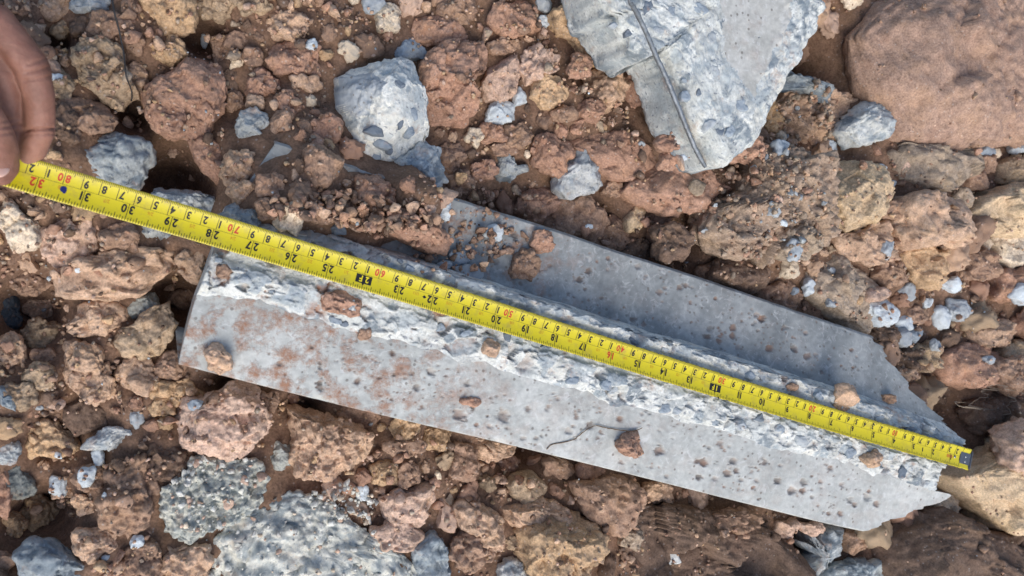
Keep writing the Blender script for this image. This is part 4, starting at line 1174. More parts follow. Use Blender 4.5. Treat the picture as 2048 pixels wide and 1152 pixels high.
clod((1277, 1346, 965, 1008), 'T', 'tan clod under the channel edge right of the pointed clod', k=.65)
clod((1424, 1516, 1018, 1062), 'B', 'brown crumbly clod under the channel edge near its far end', k=.6, **CR)
clod((1550, 1592, 1040, 1075), 'P', 'pinkish clod beside the thin bluish sliver', k=.7)
clod((1598, 1650, 1046, 1068), 'P', 'small pinkish clod touching the top of the sliver', k=.8)
clod((1240, 1282, 1050, 1096), 'G', 'small greyish clod on the dark flat soil mass', k=.6)
# ---- lying on the channel
clod([(411, 705), (425, 688), (445, 694), (465, 712), (462, 735), (440, 748), (420, 738)], 'T', 'crumbly tan clod lying on the smooth near corner of the channel', k=.85, sink=.05, crumb=.0024, facets=3, lump=.12)
clod([(1232, 895), (1240, 878), (1248, 866), (1272, 866), (1284, 905), (1278, 912), (1252, 910)], 'R', 'reddish clod lying on the smooth front face beside a thin root', k=.7, sink=.05)
clod([(1675, 770), (1690, 766), (1712, 770), (1714, 800), (1708, 822), (1690, 826), (1676, 812)], 'T', 'squarish tan clod on the rib beside the tape near its 18 mark', k=.5, sink=.05, **SM)
clod([(636, 600), (650, 585), (690, 588), (722, 602), (718, 628), (700, 634), (680, 628), (645, 618)], 'R', 'flat orange-red clod pressed on the rib under the 61 mark of the tape', k=.25, sink=.2, a=.5, b=.5, crumb=.0006, lump=.05, facets=2)
clod((1063, 1105, 462, 507), 'R', 'orange-red clod lying on the inner face of the channel', k=.6, sink=.05)
clod((1022, 1076, 504, 560), 'B', 'heap-like brown crumbly clod on the inner face of the channel', k=.4, sink=.15, crumb=.0034, lump=.1, facets=0)
clod((427, 466, 530, 555), 'B', 'brown clod on the rib at the cut end of the channel', k=.6, sink=.1)
clod((1730, 1760, 900, 933), 'T', 'small tan clod on the rib near the hook end', k=.6, sink=.1, rot=50)
clod((1766, 1790, 788, 806), 'B', 'small brown clod on the inner face near the broken far end', k=.6, sink=.05)
clod((964, 1000, 678, 712), 'T', 'small tan clod on the rib below the 52 mark of the tape', k=.7, sink=.1)
clod((1570, 1600, 768, 782), 'B', 'thin brown clod on the rib above the tape near its 24 mark', k=.6, sink=.1)
clod((868, 902, 610, 630), 'B', 'tiny brown smear clod on the rib below the tape near its 55 mark', k=.4, sink=.1)
clod((715, 742, 655, 680), 'B', 'small brown crumb on the rib edge under the flat orange-red clod', k=.5, sink=.1)
clod((918, 968, 796, 810), 'R', 'thin reddish crumb on the front face of the channel', k=.5, sink=.1)

# ---- stone chips
for sh, c, lab in [
    ((402, 417, 66, 93), 'w', 'tiny white upright chip above the big reddish clod'), ((98, 127, 148, 161), 'w', 'tiny white chip right of the bent finger'),
    ((795, 845, 78, 119), 'b', 'blue angular chip above the blocky concrete chunk'), ((728, 765, -8, 25), 's', 'pale grey chip at the top edge beside the whitish clod'),
    ((611, 635, 80, 99), 'w', 'tiny teal-white chip on the broad red-brown clod'), ((968, 1029, 206, 249), 'w', 'white three-cornered chip below the upright pinkish clod'),
    ((1027, 1050, 181, 218), 'w', 'narrow white chip beside the three-cornered one'), ((1073, 1105, -8, 22), 's', 'grey chip at the top edge beside the ochre-orange mass'),
    ((1077, 1096, 31, 55), 'w', 'tiny pale chip under the grey chip at the top edge'), ((1547, 1580, 283, 310), 'b', 'round blue-grey chip below the ochre conglomerate clod'),
    ((1641, 1675, 280, 305), 'w', 'white chip at the foot of the pale concrete shard'), ((1803, 1817, 91, 110), 'w', 'small white chip on the huge brown boulder'),
    ((1760, 1774, 128, 145), 'b', 'small bluish chip on the left flank of the huge boulder'), ((1773, 1790, 362, 375), 'w', 'tiny white chip above the reddish-tan clod'),
    ((1755, 1772, 328, 341), 'w', 'tiny pale chip on the grey-brown bank'), ((1731, 1782, 602, 648), 'w', 'largest blue-white chip behind the far end of the channel'),
    ((1793, 1819, 630, 665), 'w', 'upright white chip right of the largest chip'), ((1868, 1901, 614, 651), 'w', 'folded white chip touching a bluish one'),
    ((1898, 1932, 598, 637), 's', 'bluish chip right of the folded white chip'), ((1815, 1841, 653, 683), 'b', 'blue-grey chip below the upright white chip'),
    ((1787, 1816, 659, 692), 's', 'grey chip beside the far corner of the channel'), ((1800, 1826, 570, 599), 's', 'pale blue chip below the flat ochre clod'),
    ((1888, 1919, 554, 582), 'w', 'white forked chip right of the flat ochre clod'), ((1609, 1630, 561, 592), 'w', 'white oblong chip on the grey-brown slope'),
    ((1655, 1670, 534, 545), 'w', 'tiny white chip high on the grey-brown slope'), ((1583, 1595, 575, 591), 'b', 'tiny bluish chip left of the white oblong chip'),
    ((1766, 1784, 479, 512), 's', 'pale blade-like chip on the dusty tan clod'), ((2026, 2056, 642, 662), 's', 'bluish chip at the picture edge right of the tan clod'),
    ((1845, 1862, 597, 615), 'w', 'tiny white chip above the folded white chip'), ((2029, 2060, 569, 604), 'w', 'white chip at the picture edge under the reddish crumbly clod'),
    ((1655, 1672, 597, 614), 's', 'tiny grey chip low on the grey-brown slope'), ((1864, 1880, 680, 702), 's', 'small grey chip beside the olive-brown clod'),
    ((862, 900, 406, 443), 'w', 'white chip lying on the inner face near its buried end'), ((968, 1003, 451, 481), 'w', 'pale blue chip on the inner face left of the orange-red clod'),
    ((900, 937, 500, 533), 'b', 'blue chip on the inner face beside the long red clod'), ((914, 963, 531, 563), 's', 'dull grey-blue chip in the valley of the channel'),
    ((876, 900, 521, 543), 's', 'small grey chip in the valley left of the dull grey-blue one'), ((659, 692, 446, 469), 'n', 'dark blue chip above the tape near its 61 mark'),
    ((259, 284, 819, 854), 's', 'grey upright chip on top of the white flake'), ((184, 208, 899, 934), 'w', 'white chip just below the white flake'),
    ((160, 190, 935, 975), 'w', 'white pointed chip below the flake, lower of two'), ((262, 287, 1072, 1095), 'w', 'small white chip below the dark-topped brown clod'),
    ((377, 404, 801, 821), 'b', 'bluish chip above the pink clod'), ((101, 133, 952, 992), 'w', 'white chip beside the small tan clod at the left'),
    ((109, 124, 906, 917), 'w', 'tiny white chip under the cracked ochre clod'), ((710, 737, 971, 1001), 'w', 'white round chip left of the flat pinkish clod'),
    ((691, 734, 997, 1031), 'T', 'pale tan chip on the edge of the rough grey concrete mass'), ((72, 86, 810, 821), 's', 'tiny teal chip beside the ochre clod'),
    ((1278, 1290, 283, 292), 's', 'tiny grey chip on the smooth reddish slope'), ((1356, 1372, 310, 322), 'w', 'tiny white chip by the tip of the pointed slab'),
    ((1480, 1490, 288, 300), 'w', 'tiny white chip right of the tip of the pointed slab'), ((1322, 1360, 1098, 1128), 'g', 'pale grey patch stone on the dark flat soil mass'),
    ((1172, 1184, 448, 458), 'w', 'tiny white chip on the brown overhanging clod'), ((150, 162, 535, 546), 'w', 'tiny white chip on the layered tan clod'),
    ((1960, 1990, 290, 310), 'b', 'small dark blue chip at the foot of the huge boulder'), ((2020, 2046, 285, 305), 's', 'pale blue chip at the edge under the huge boulder'),
    ((1533, 1550, 177, 192), 's', 'grey chip under the right edge of the pointed slab'), ((1545, 1560, 98, 108), 's', 'tiny grey grain on the smooth part of the pointed slab'),
    ((1578, 1602, 480, 520), 's', 'blue-grey chip in the gravelly soil mass'), ((1535, 1560, 405, 432), 's', 'pale pebble in the gravelly soil mass'),
    ((1562, 1575, 440, 452), 'w', 'tiny white pebble in the gravelly soil mass'), ((1970, 1986, 712, 728), 's', 'tiny pale chip on the big red-brown clod'),
    ((205, 214, 985, 997), 'w', 'tiny white grain on the dark-topped brown clod'), ((205, 222, 1110, 1122), 'b', 'tiny blue chip above the bottom edge'),
]:
    chip(sh, c, lab)
# ------------------------------------------------------------------ loose clods between the others, each on its own
ZONES = [
    ('small soil clod in the loose rubble between the hand and the blocky concrete chunk', 'small clods between hand and blocky chunk', lambda x, y, t: t < 0 and x < 700),
    ('small soil clod in the rubble between the blocky chunk and the pointed concrete slab', 'small clods between blocky chunk and pointed slab', lambda x, y, t: t < 0 and 700 <= x < 1320),
    ('small soil clod in the dusty slope between the pointed slab and the channel end', 'small clods on the slope right of the pointed slab', lambda x, y, t: t < 0 and x >= 1320),
    ('small soil clod in the rubble below the tape and left of the channel', 'small clods below the tape at the near end', lambda x, y, t: t >= 0 and x < 600),
    ('small soil clod in the rubble below the front edge of the channel', 'small clods below the front edge of the channel', lambda x, y, t: t >= 0 and 600 <= x),
]
CV = []; CVV = []
for v in range(14):
    V, F = rock_shape(ellipse(1, rng.uniform(.7, 1.0), 0), .78, .78, 4, 3000 + v, lump=.26, crumb=0, facets=10, hk=1, fine=0, rag=0, brk=.2)
    f1, f2 = worley(V * 2.2 + 7 * v, v)
    V = V * (1 + .22 * (.55 - f1) + .10 * fbm(V * 4.5 + 3 * v, 3, v, .65))[:, None]
    CVV.append(V)
    CV.append(mesh_np('soil_clod', V, F, M_SOIL))
TINT = ['R', 'R', 'B', 'B', 'T', 'T', 'O', 'V', 'D', 'P', 'W']


def in_void(x, y):
    return any((x - a) ** 2 + (y - b_) ** 2 < q * q for a, b_, q in VOIDS)


def tape_side(x, y):
    return y - (372 + .297 * (x - 124))


def free(c, rad, frac):
    i0, j0 = cell(c[0] - rad, c[1] - rad); i1, j1 = cell(c[0] + rad, c[1] + rad)
    s = COVER[i0:i1 + 1, j0:j1 + 1]
    return s.size and s.mean() < frac


import re
HEADS = {}
for o_ in list(bpy.data.objects):
    if o_.parent is None and o_.get('label') and o_.name.split('.')[0] in ('soil_clod', 'concrete_fragment', 'concrete_slab', 'stone_chip'):
        h_ = re.split(r' (?:with|below|above|beside|between|under|underneath|at|on|in|right|left|near|against|touching|crossed|behind|among|leaning|lying|passing|tucked|wedged|next|hanging|sticking|resting|along|filling|cut|half|deep|pressed|overhanging|from|of|due|just|low|high|left)\b', o_['label'])[0].strip()
        if 2 <= len(h_.split()) <= 6:
            HEADS.setdefault(h_, []).append(o_)
HEADS = {h_: v_[0] for h_, v_ in HEADS.items() if len(v_) == 1 and 'clod' != h_}
REFS = [(h_, to_px(np.array(o_.location))[0]) for h_, o_ in HEADS.items()]
WORD = {'R': 'reddish', 'B': 'brown', 'T': 'tan', 'O': 'ochre', 'V': 'olive', 'D': 'dark brown', 'P': 'pinkish', 'W': 'whitish'}
USED = set()


def clod_label(x, y, rpx, tint):
    size = 'sizeable' if rpx > 26 else 'medium' if rpx > 20 else 'small'
    for h_, p_ in sorted(REFS, key=lambda q: (q[1][0] - x) ** 2 + (q[1][1] - y) ** 2)[:8]:
        if (p_[0] - x) ** 2 + (p_[1] - y) ** 2 > 190 ** 2: break
        dx, dy = x - p_[0], y - p_[1]
        side = ('right of' if dx > 0 else 'left of') if abs(dx) > abs(dy) else ('below' if dy > 0 else 'above')
        lab = '%s %s soil clod just %s the %s' % (size, WORD[tint], side, h_)
        if lab not in USED:
            USED.add(lab)
            return lab
    return None


CVF = ico(3)[1]
CVF4 = ico(4)[1]; CVL = []
for v in range(14):
    V, F = rock_shape(ellipse(1, rng.uniform(.7, 1.0), 0), .78, .78, 3, 4000 + v, lump=.28, crumb=0, facets=10, hk=1, fine=0, rag=0, brk=.2)
    CVL.append(V * (1 + .18 * (.55 - worley(V * 2.2 + 7 * v, v)[0]))[:, None])
cand = []
for _ in range(60000):
    if len(cand) >= 4200: break
    x, y = rng.uniform(-150, 2200), rng.uniform(-130, 1280)
    rpx = rng.choice([9, 12, 16, 21, 27, 34], p=[.24, .24, .2, .16, .1, .06]) * rng.uniform(.85, 1.15)
    if in_void(x, y) or (1200 < x < 1650 and y > 1000 and rng.random() < .9): continue
    cand.append((rpx, x, y))
cand.sort(reverse=True)
single = 0
Vs, Fs, Cs, cnt = [], [], [], 0
for rpx, x, y in cand:
    z = 0.0
    for _ in range(3):
        c = at(x, y, z); z = float(hsample(c[0], c[1]))
    rad = rpx * np.linalg.norm(at(x + 1, y, z) - at(x, y, z))
    i_, j_ = cell(c[0], c[1])
    if CLEAN[i_, j_] or not free(c, rad * .8, .55):
        continue
    vi = rng.integers(len(CV))
    tint = TINT[rng.integers(len(TINT))]; cc = PAL[tint]; jit = rng.uniform(.85, 1.12)
    sc = rad * np.array([1, rng.uniform(.75, 1.05), rng.uniform(.65, .95)])
    rot = (rng.uniform(-.5, .5), rng.uniform(-.5, .5), rng.uniform(0, 6.28))
    i0, j0 = cell(c[0] - rad * .6, c[1] - rad * .6); i1, j1 = cell(c[0] + rad * .6, c[1] + rad * .6)
    zb = float(np.median(H[i0:i1 + 1, j0:j1 + 1]))
    M = Matrix.Translation((c[0], c[1], zb + rad * .2)) @ Matrix.LocRotScale(None, __import__('mathutils').Euler(rot), Vector(sc))
    Mn = np.array(M)
    V = CVV[vi] @ Mn[:3, :3].T + Mn[:3, 3]
    low = under_tape(V.copy())
    if np.abs(low - V).max() > .004: continue
    splat(V)
    own = clod_label(x, y, rpx, tint) if single < 100 and 0 < x < 2048 and 0 < y < 1152 else None
    if own:
        lab, grp, _f = next(q for q in ZONES if q[2](x, y, tape_side(x, y)))
        o = link('soil_clod', CV[vi], color=(cc[0] * jit, cc[1] * jit, cc[2] * jit, 1))
        o.matrix_world = M
        tag(o, own, 'soil clod', grp)
        single += 1
    else:
        fc = CVF4
        if rpx < 17: V = CVL[vi] @ Mn[:3, :3].T + Mn[:3, 3]; fc = CVF
        Vs.append(V); Fs.append(fc + cnt);  Cs.append(np.tile([cc[0] * jit, cc[1] * jit, cc[2] * jit, 1], (len(V), 1))); cnt += len(V)
me = mesh_np('soil_rubble', np.concatenate(Vs), np.concatenate(Fs), M_CRUMB)
a = me.attributes.new('tint', 'FLOAT_COLOR', 'POINT'); a.data.foreach_set('color', np.concatenate(Cs).astype(np.float32).ravel())
tag(link('soil_rubble', me), 'loose small lumps of soil packed between the larger clods', 'soil rubble', kind='stuff')

# ------------------------------------------------------------------ crumbs and grit: uncountable
KV = []
for v in range(16):
    D, F = ico(2)
    V = D * (1 + .28 * fbm(D * 1.4 + 5 * v, 2, v))[:, None] * rng.uniform(.5, 1.15, 3)
    for k in range(9):
        n = rng.normal(size=3); n /= np.linalg.norm(n); q = V @ n
        V = V - n * np.clip(q - q.max() * rng.uniform(.35, .75), 0, None)[:, None]
    KV.append(V)
KF = ico(2)[1]
KV1 = []
for v in range(16):
    V = ico(1)[0] * rng.uniform(.5, 1.15, 3); KV1.append(V * rng.uniform(.75, 1.2, (len(V), 1)))
KF1 = ico(1)[1]


def scatter(n, pick, tints, name, label, cat, mat, rmin, rmax, power, keep, spill=False):
    Vs, Fs, Cs = [], [], []
    cnt = nv = 0
    for _ in range(n * 6):
        if cnt >= n: break
        x, y = pick()
        if in_void(x, y) and rng.random() < .8: continue
        z = 0.0
        for _k in range(2):
            c = at(x, y, z); z = float(hsample(c[0], c[1]))
        i, j = cell(c[0], c[1])
        if (CLEAN[i, j] and not spill) or (COVER[i, j] and rng.random() > keep(x, y)):
            continue
        r = rmin + (rmax - rmin) * rng.random() ** power
        a, b, g_ = rng.uniform(0, 6.28, 3)
        R = np.array(Matrix.Rotation(a, 3, 'X') @ Matrix.Rotation(b, 3, 'Y') @ Matrix.Rotation(g_, 3, 'Z'))
        tiny = r < .0021
        V = (KV1 if tiny else KV)[rng.integers(len(KV))] @ R.T * r + np.array([c[0], c[1], z + r * .25])
        if z + r > .042:
            V = under_tape(V)
        if r > .002:
            ii, jj = cell(V[:, 0], V[:, 1]); np.maximum.at(H, (ii, jj), V[:, 2] - r * .2)
        t = PAL[tints[rng.integers(len(tints))]]; k = rng.uniform(.8, 1.15)
        Vs.append(V); Fs.append((KF1 if tiny else KF) + nv); nv += len(V); Cs.append(np.tile([t[0] * k, t[1] * k, t[2] * k, 1], (len(V), 1)))
        cnt += 1
    V = np.concatenate(Vs); F = np.concatenate(Fs); C = np.concatenate(Cs)
    me = mesh_np(name, V, F, mat, False)
    a = me.attributes.new('tint', 'FLOAT_COLOR', 'POINT'); a.data.foreach_set('color', C.astype(np.float32).ravel())
    o = link(name, me)
    tag(o, label, cat, kind='stuff')


def anywhere():
    return rng.uniform(-160, 2210), rng.uniform(-140, 1290)


def on_inner_face():
    return rng.normal(960, 75), rng.normal(490, 42)


def keep_some(x, y):
    return .05


soil_t = ['R', 'B', 'B', 'T', 'T', 'O', 'D', 'R', 'P', 'G']
scatter(3200, anywhere, soil_t, 'soil_crumbs', 'coarse crumbs of red-brown soil filling gaps between the clods', 'soil crumbs', M_CRUMB, .0022, .0085, 3.0, lambda x, y: .07)
scatter(4500, anywhere, soil_t, 'soil_grit', 'fine soil grit scattered over clods and ground', 'soil grit', M_CRUMB, .0010, .0030, 1.6, lambda x, y: .22 if not (330 < x < 1930 and abs(tape_side(x, y) - 90) < 190) else .03)
def inside(poly):
    P = np.array(poly, float)

    def pick():
        while True:
            x, y = rng.uniform(P[:, 0].min(), P[:, 0].max()), rng.uniform(P[:, 1].min(), P[:, 1].max())
            c = False
            for (x0, y0), (x1, y1) in zip(P, np.roll(P, -1, 0)):
                if (y0 > y) != (y1 > y) and x < (x1 - x0) * (y - y0) / (y1 - y0) + x0: c = not c
            if c: return x, y
    return pick


def either(*pk):
    return lambda: pk[rng.integers(len(pk))]()


scatter(800, either(inside([(1490, 300), (1560, 290), (1640, 330), (1640, 470), (1590, 510), (1500, 520), (1440, 510), (1380, 470), (1400, 420), (1470, 395)]),
                     inside([(1519, 215), (1610, 165), (1679, 208), (1640, 292), (1555, 288)]), inside([(1490, 300), (1640, 330), (1640, 470), (1500, 500)])),
        ['T', 'B', 'G', 'G', 'G', 'R', 'T', 'B', 'G', 's'], 'gravelly_crumbs', 'crumbs of gravelly soil heaped right of the pointed slab', 'soil crumbs', M_CRUMB, .0006, .0062, 3.4, lambda x, y: 1.0, True)
PAL['q'] = (.62, .62, .57, 1); PAL['r'] = (.50, .50, .46, 1)
scatter(700, either(inside([(415, 1080), (470, 1020), (590, 985), (650, 1000), (730, 1055), (815, 1110), (835, 1190), (410, 1190)]), inside([(323, 985), (382, 915), (514, 920), (538, 960), (470, 1040), (375, 1082)]),
                     inside([(600, 985), (700, 960), (760, 1000), (740, 1060), (640, 1020)])),
        ['q', 'q', 'q', 'r', 'r', 'W', 'P'], 'concrete_grit', 'pale crushed concrete grit and clay spread over the rough grey masses', 'concrete grit', M_CRUMB, .0004, .0048, 4.0, lambda x, y: 1.0, True)
scatter(380, inside([(440, 395), (560, 400), (700, 380), (860, 420), (900, 520), (780, 505), (640, 460), (520, 430)]), ['R', 'B', 'B', 'T', 'R', 'D'], 'heaped_crumbs', 'soil crumbs heaped over the buried end of the channel above the tape', 'soil crumbs', M_CRUMB, .0012, .0075, 2.2, lambda x, y: .8)
scatter(240, on_inner_face, ['R', 'B', 'B', 'D', 'T'], 'spilled_crumbs', 'soil crumbs spilled over the inner face of the channel', 'soil crumbs', M_CRUMB, .0006, .0062, 2.8, lambda x, y: 1.0 if (x - 960) * .5 + (y - 490) < 45 else .1, True)
scatter(120, anywhere, ['w', 'w', 's', 'b', 'W'], 'stone_grit', 'tiny white and blue stone grains strewn over the soil', 'stone grit', M_CRUMB, .0006, .0026, 2.6, lambda x, y: .4)

# ------------------------------------------------------------------ the tape measure
TW = .0203                                     # blade width
T0 = at(1936, 919, .0478)                      # zero end
T80 = at(124, 372, .0478)
TS = (T80 - T0) / np.linalg.norm((T80 - T0)); TLEN = .885
TU = np.cross([0, 0, 1.0], TS)                 # across the blade, towards the inch side


def tape_pt(s, w, lift=0.0):
    """s along the blade from the hook (m), w across (m); the blade is dished"""
    s = np.asarray(s, float); w = np.asarray(w, float)
    k = np.linalg.norm(T80 - T0) / .80
    sag = .0021 * (2 * w / TW) ** 2 - .0008
    wave = .0009 * np.sin(s * 11 + 1.0) + .0006 * np.sin(s * 27)
    bend = .0012 * np.sin(s * 7.5)
    rise = .010 * smooth(.72, .92, s) ** 2
    z = sag + wave + lift + rise
    return (T0[None] + (s * k)[..., None] * TS[None] + (w * 1.0 + bend)[..., None] * TU[None] + z[..., None] * np.array([0, 0, 1.0]))


def tape_material():
    g = NT('yellow_blade', .38, .5)
    uv = g.n('ShaderNodeUVMap').outputs[0]
    sx = g.n('ShaderNodeSeparateXYZ', {0: uv})
    s, w = sx.outputs[0], sx.outputs[1]                       # s in m, w -1..1
    co = g.n('ShaderNodeTexCoord').outputs['Object']
    nz = g.noise(co, 60, 5, .6); fn = g.noise(co, 700, 4, .6)
    c = g.mix(nz, (.56, .46, .008, 1), (.68, .57, .014, 1))
    c = g.mix(g.rng(fn, .58, .75, 0, .35), c, (.42, .34, .04, 1))
    wear = g.noise(g.n('ShaderNodeCombineXYZ', {0: s, 1: 0.0, 2: 0.0}).outputs[0], 190, 4, .7)
    edge = g.math('SUBTRACT', 1.0, g.math('ABSOLUTE', w))
    worn = g.math('GREATER_THAN', g.math('SUBTRACT', g.rng(wear, .48, .80, 0, .16), edge), 0.0)
    worn = g.math('MULTIPLY', worn, g.rng(s, .62, .40))
    c = g.mix(worn, c, (.05, .05, .055, 1))
    c = g.mix(g.rng(g.noise(co, 85, 7, .75), .52, .70, 0, .5), c, lin(140, 118, 80))
    scr = g.noise(co, 300, 6, .75, dist=2.0)
    c = g.mix(g.rng(scr, .66, .74, 0, .5), c, (.25, .21, .08, 1))
    return g.out(c, g.bump(fn, .12, .0003), g.rng(nz, .3, .7, .30, .50))


root = bpy.data.objects.new('tape_measure', None); root.location = T0; col.objects.link(root)
tag(root, 'yellow steel tape measure stretched along the concrete channel from hand to hook', 'tape measure')
ss = np.linspace(-.0005, TLEN, 420); ww = np.linspace(-TW / 2, TW / 2, 13)
S, Wm = np.meshgrid(ss, ww, indexing='ij')
TOP = tape_pt(S, Wm, 0.0); BOT = tape_pt(S, Wm, -.00035)
nT = TOP.reshape(-1, 3).shape[0]
V = np.concatenate([TOP.reshape(-1, 3), BOT.reshape(-1, 3)]) - T0
gf = grid_faces(len(ss), len(ww))
rim = []
Cn = len(ww)
for i in range(len(ss) - 1):
    a, b = i * Cn, (i + 1) * Cn
    rim += [(a, a + nT, b + nT, b), (a + Cn - 1, b + Cn - 1, b + Cn - 1 + nT, a + Cn - 1 + nT)]
for e in (0, (len(ss) - 1) * Cn):
    for j in range(Cn - 1):
        rim.append((e + j, e + j + 1, e + j + 1 + nT, e + j + nT))
# normal of the upper sheet must look up
F = np.concatenate([gf[:, ::-1], gf + nT, np.array(rim)])
me = mesh_np('blade', V, F, tape_material())
uvl = me.uv_layers.new(name='UVMap')
li = np.empty(len(me.loops), np.int32); me.loops.foreach_get('vertex_index', li)
uvv = np.stack([np.tile(S.ravel(), 2), np.tile(Wm.ravel() / (TW / 2), 2)], 1)
uvl.data.foreach_set('uv', uvv[li].astype(np.float32).ravel())
link('blade', me, root)

M_INK = plain_material('black_ink', (.012, .012, .014, 1), .5)
M_RED = plain_material('red_ink', (.50, .045, .018, 1), .5)
M_FAINT = plain_material('faint_red_ink', (.52, .22, .02, 1), .5)
M_BLUE = plain_material('blue_ink', (.012, .018, .13, 1), .45)
M_YEL = plain_material('yellow_print', (.72, .58, .02, 1), .45)
M_HOOK = plain_material('dark_hook_steel', (.20, .20, .205, 1), .34, .5, .85)
M_RIVET = plain_material('bright_rivet', (.34, .34, .34, 1), .35, .5, .9)

_glyph = {}


def glyph(txt, bold=.035):
    """outline of a text, one unit high, starting at x = 0"""
    if (txt, bold) in _glyph: return _glyph[(txt, bold)]
    cu = bpy.data.curves.new('print', 'FONT'); cu.body = txt; cu.offset = bold; cu.resolution_u = 3
    ob = bpy.data.objects.new('print', cu); col.objects.link(ob)
    bpy.context.view_layer.update()
    me = bpy.data.meshes.new_from_object(ob.evaluated_get(bpy.context.evaluated_depsgraph_get()))
    bm = bmesh.new(); bm.from_mesh(me); bmesh.ops.triangulate(bm, faces=bm.faces[:])
    V = np.array([v.co[:2] for v in bm.verts]); F = np.array([[v.index for v in f.verts] for f in bm.faces])
    bm.free(); bpy.data.meshes.remove(me); bpy.data.objects.remove(ob); bpy.data.curves.remove(cu)
    V = V - [V[:, 0].min(), 0]; h = V[:, 1].max(); V = V / max(h, 1e-6)
    _glyph[(txt, bold)] = (V, F)
    return V, F


class Print:
    def __init__(self): self.V = []; self.F = []; self.n = 0

    def add(self, s, w, F, lift):
        P = tape_pt(s, w, lift) - T0
        # keep faces looking up
        self.V.append(P); self.F.append(F + self.n); self.n += len(P)

    def rect(self, s0, s1, w0, w1, lift=.00012, k=3):
        w = np.linspace(w0, w1, k + 1)
        s = np.concatenate([np.full(k + 1, s0), np.full(k + 1, s1)]); ww_ = np.concatenate([w, w])
        q = []
        for i in range(k):
            q += [(i, k + 1 + i, k + 2 + i), (i, k + 2 + i, i + 1)]
        self.add(s, ww_, np.array(q), lift)

    def text(self, txt, s0, w0, size, lift=.00014, anchor='l', squash=.85, bold=.035):
        V, F = glyph(txt, bold)
        V = V * size; V = V * [squash, 1]
        wd = V[:, 0].max()
        off = {'l': 0, 'r': -wd, 'c': -wd / 2}[anchor]
        self.add(s0 + off + V[:, 0], w0 + V[:, 1], F, lift)

    def build(self, name, mat):
        if not self.n: return
        V = np.concatenate(self.V); F = np.concatenate(self.F)
        a = np.cross(V[F[:, 1]] - V[F[:, 0]], V[F[:, 2]] - V[F[:, 0]])[:, 2] < 0
        F[a] = F[a][:, ::-1]
        return link(name, mesh_np(name, V, F, mat, False), root)


hw = TW / 2
ticks, nums, red, faint, yel, boxes, dark = Print(), Print(), Print(), Print(), Print(), Print(), Print()
MID = -.0008                                    # the line between the two scales
for i in range(44):
    ticks.rect(i * .02, i * .02 + .02, MID - .00007, MID + .00007, k=1)
for mm in range(6, 880):
    s = mm / 1000
    if s < .03 and mm % 10: continue
    if mm % 10 == 0: L = None
    elif mm % 5 == 0: L = .0034
    else: L = .0022
    e = MID if L is None else -hw + L
    wdt = .00018 if L is None else .00016
    ticks.rect(s - wdt, s + wdt, -hw + .0002, e)
for sx in range(8, int(.88 / .0254 * 16)):
    s = sx * .0254 / 16
    if sx % 16 == 0: w0 = MID
    elif sx % 8 == 0: w0 = hw - .0046
    elif sx % 4 == 0: w0 = hw - .0038
    elif sx % 2 == 0: w0 = hw - .0030
    else: w0 = hw - .0024
    ticks.rect(s - .00018, s + .00018, w0, hw - .0002)
DH = .0047


def number(mat, *texts, name='printed_number'):
    p = Print()
    for (t, s_, w_, size, anc) in texts: p.text(t, s_, w_, size, anchor=anc)
    return p.build(name, mat)


for cm in range(2, 84):
    s = cm / 100
    if cm % 10 == 0:
        number(M_RED, (str(cm // 10), s - .0007, MID - .0012 - DH, DH, 'r'), ('0', s + .0007, MID - .0012 - DH, DH, 'l'))
    else:
        number(M_INK, (str(cm % 10), s - .0010, MID - .0012 - DH, DH, 'r'))
for inch in range(1, 34):
    s = inch * .0254
    m_ = M_RED if inch % 16 == 0 else M_INK
    if inch % 12 == 0:
        p = Print()
        p.rect(s - .0056, s + .0056, MID + .0006, MID + .0064, .00013)
        q = np.array([[s - .0010, MID + .0064], [s + .0010, MID + .0064], [s, MID + .0078]])
        p.add(q[:, 0], q[:, 1], np.array([[0, 1, 2]]), .00013)
        p.build('foot_mark', M_INK)
        p = Print()
        p.text(str(inch // 12), s - .0010, MID + .0014, .0042, .00024, anchor='r'); p.text('F', s + .0010, MID + .0014, .0042, .00024)
        p.build('foot_lettering', M_YEL)
        continue
    t = str(inch)
    if len(t) == 2:
        number(m_, (t[0], s - .0008, MID + .0010, DH * 1.1, 'r'), (t[1], s + .0008, MID + .0010, DH * 1.1, 'l'))
    else:
        number(m_, (t, s - .0008, MID + .0010, DH, 'r'))
    if inch > 12:
        faint.text('%d/%d' % (inch // 12, inch % 12), s - .0127, MID + .0012, .0022, anchor='c', bold=.0)
q = np.array([[.5635, MID + .003], [.5650, MID + .0042], [.5665, MID + .003], [.5650, MID + .0018]])
dark.add(q[:, 0], q[:, 1], np.array([[0, 1, 2], [0, 2, 3]]), .00013)
faint.rect(.022, .030, MID + .001, MID + .004)                                             # small orange class mark near the hook
for s0, w0 in ((.062, .001), (.062, .0025), (.128, -.008), (.3, .009)):
    dark.rect(s0, s0 + .0012, w0, w0 + .0022, .00013)
for nm_, p_, m_ in (('scale_lines', ticks, M_INK), ('faint_red_print', faint, M_FAINT), ('dark_marks', dark, M_INK)):
    p_.build(nm_, m_)['kind'] = 'stuff'
th = np.linspace(0, 2 * np.pi, 20, endpoint=False)
blot = Print()
rs = .0017 * (1 + .22 * np.cos(2 * th + .4) + .1 * np.cos(3 * th)); 
blot.add(np.r_[.7985, .7985 + rs * np.cos(th) * .9], np.r_[.0022, .0022 + rs * np.sin(th) * 1.45], np.array([[0, 1 + k, 1 + (k + 1) % 20] for k in range(20)]), .0004)
bo = blot.build('blue_ink_mark', M_BLUE)

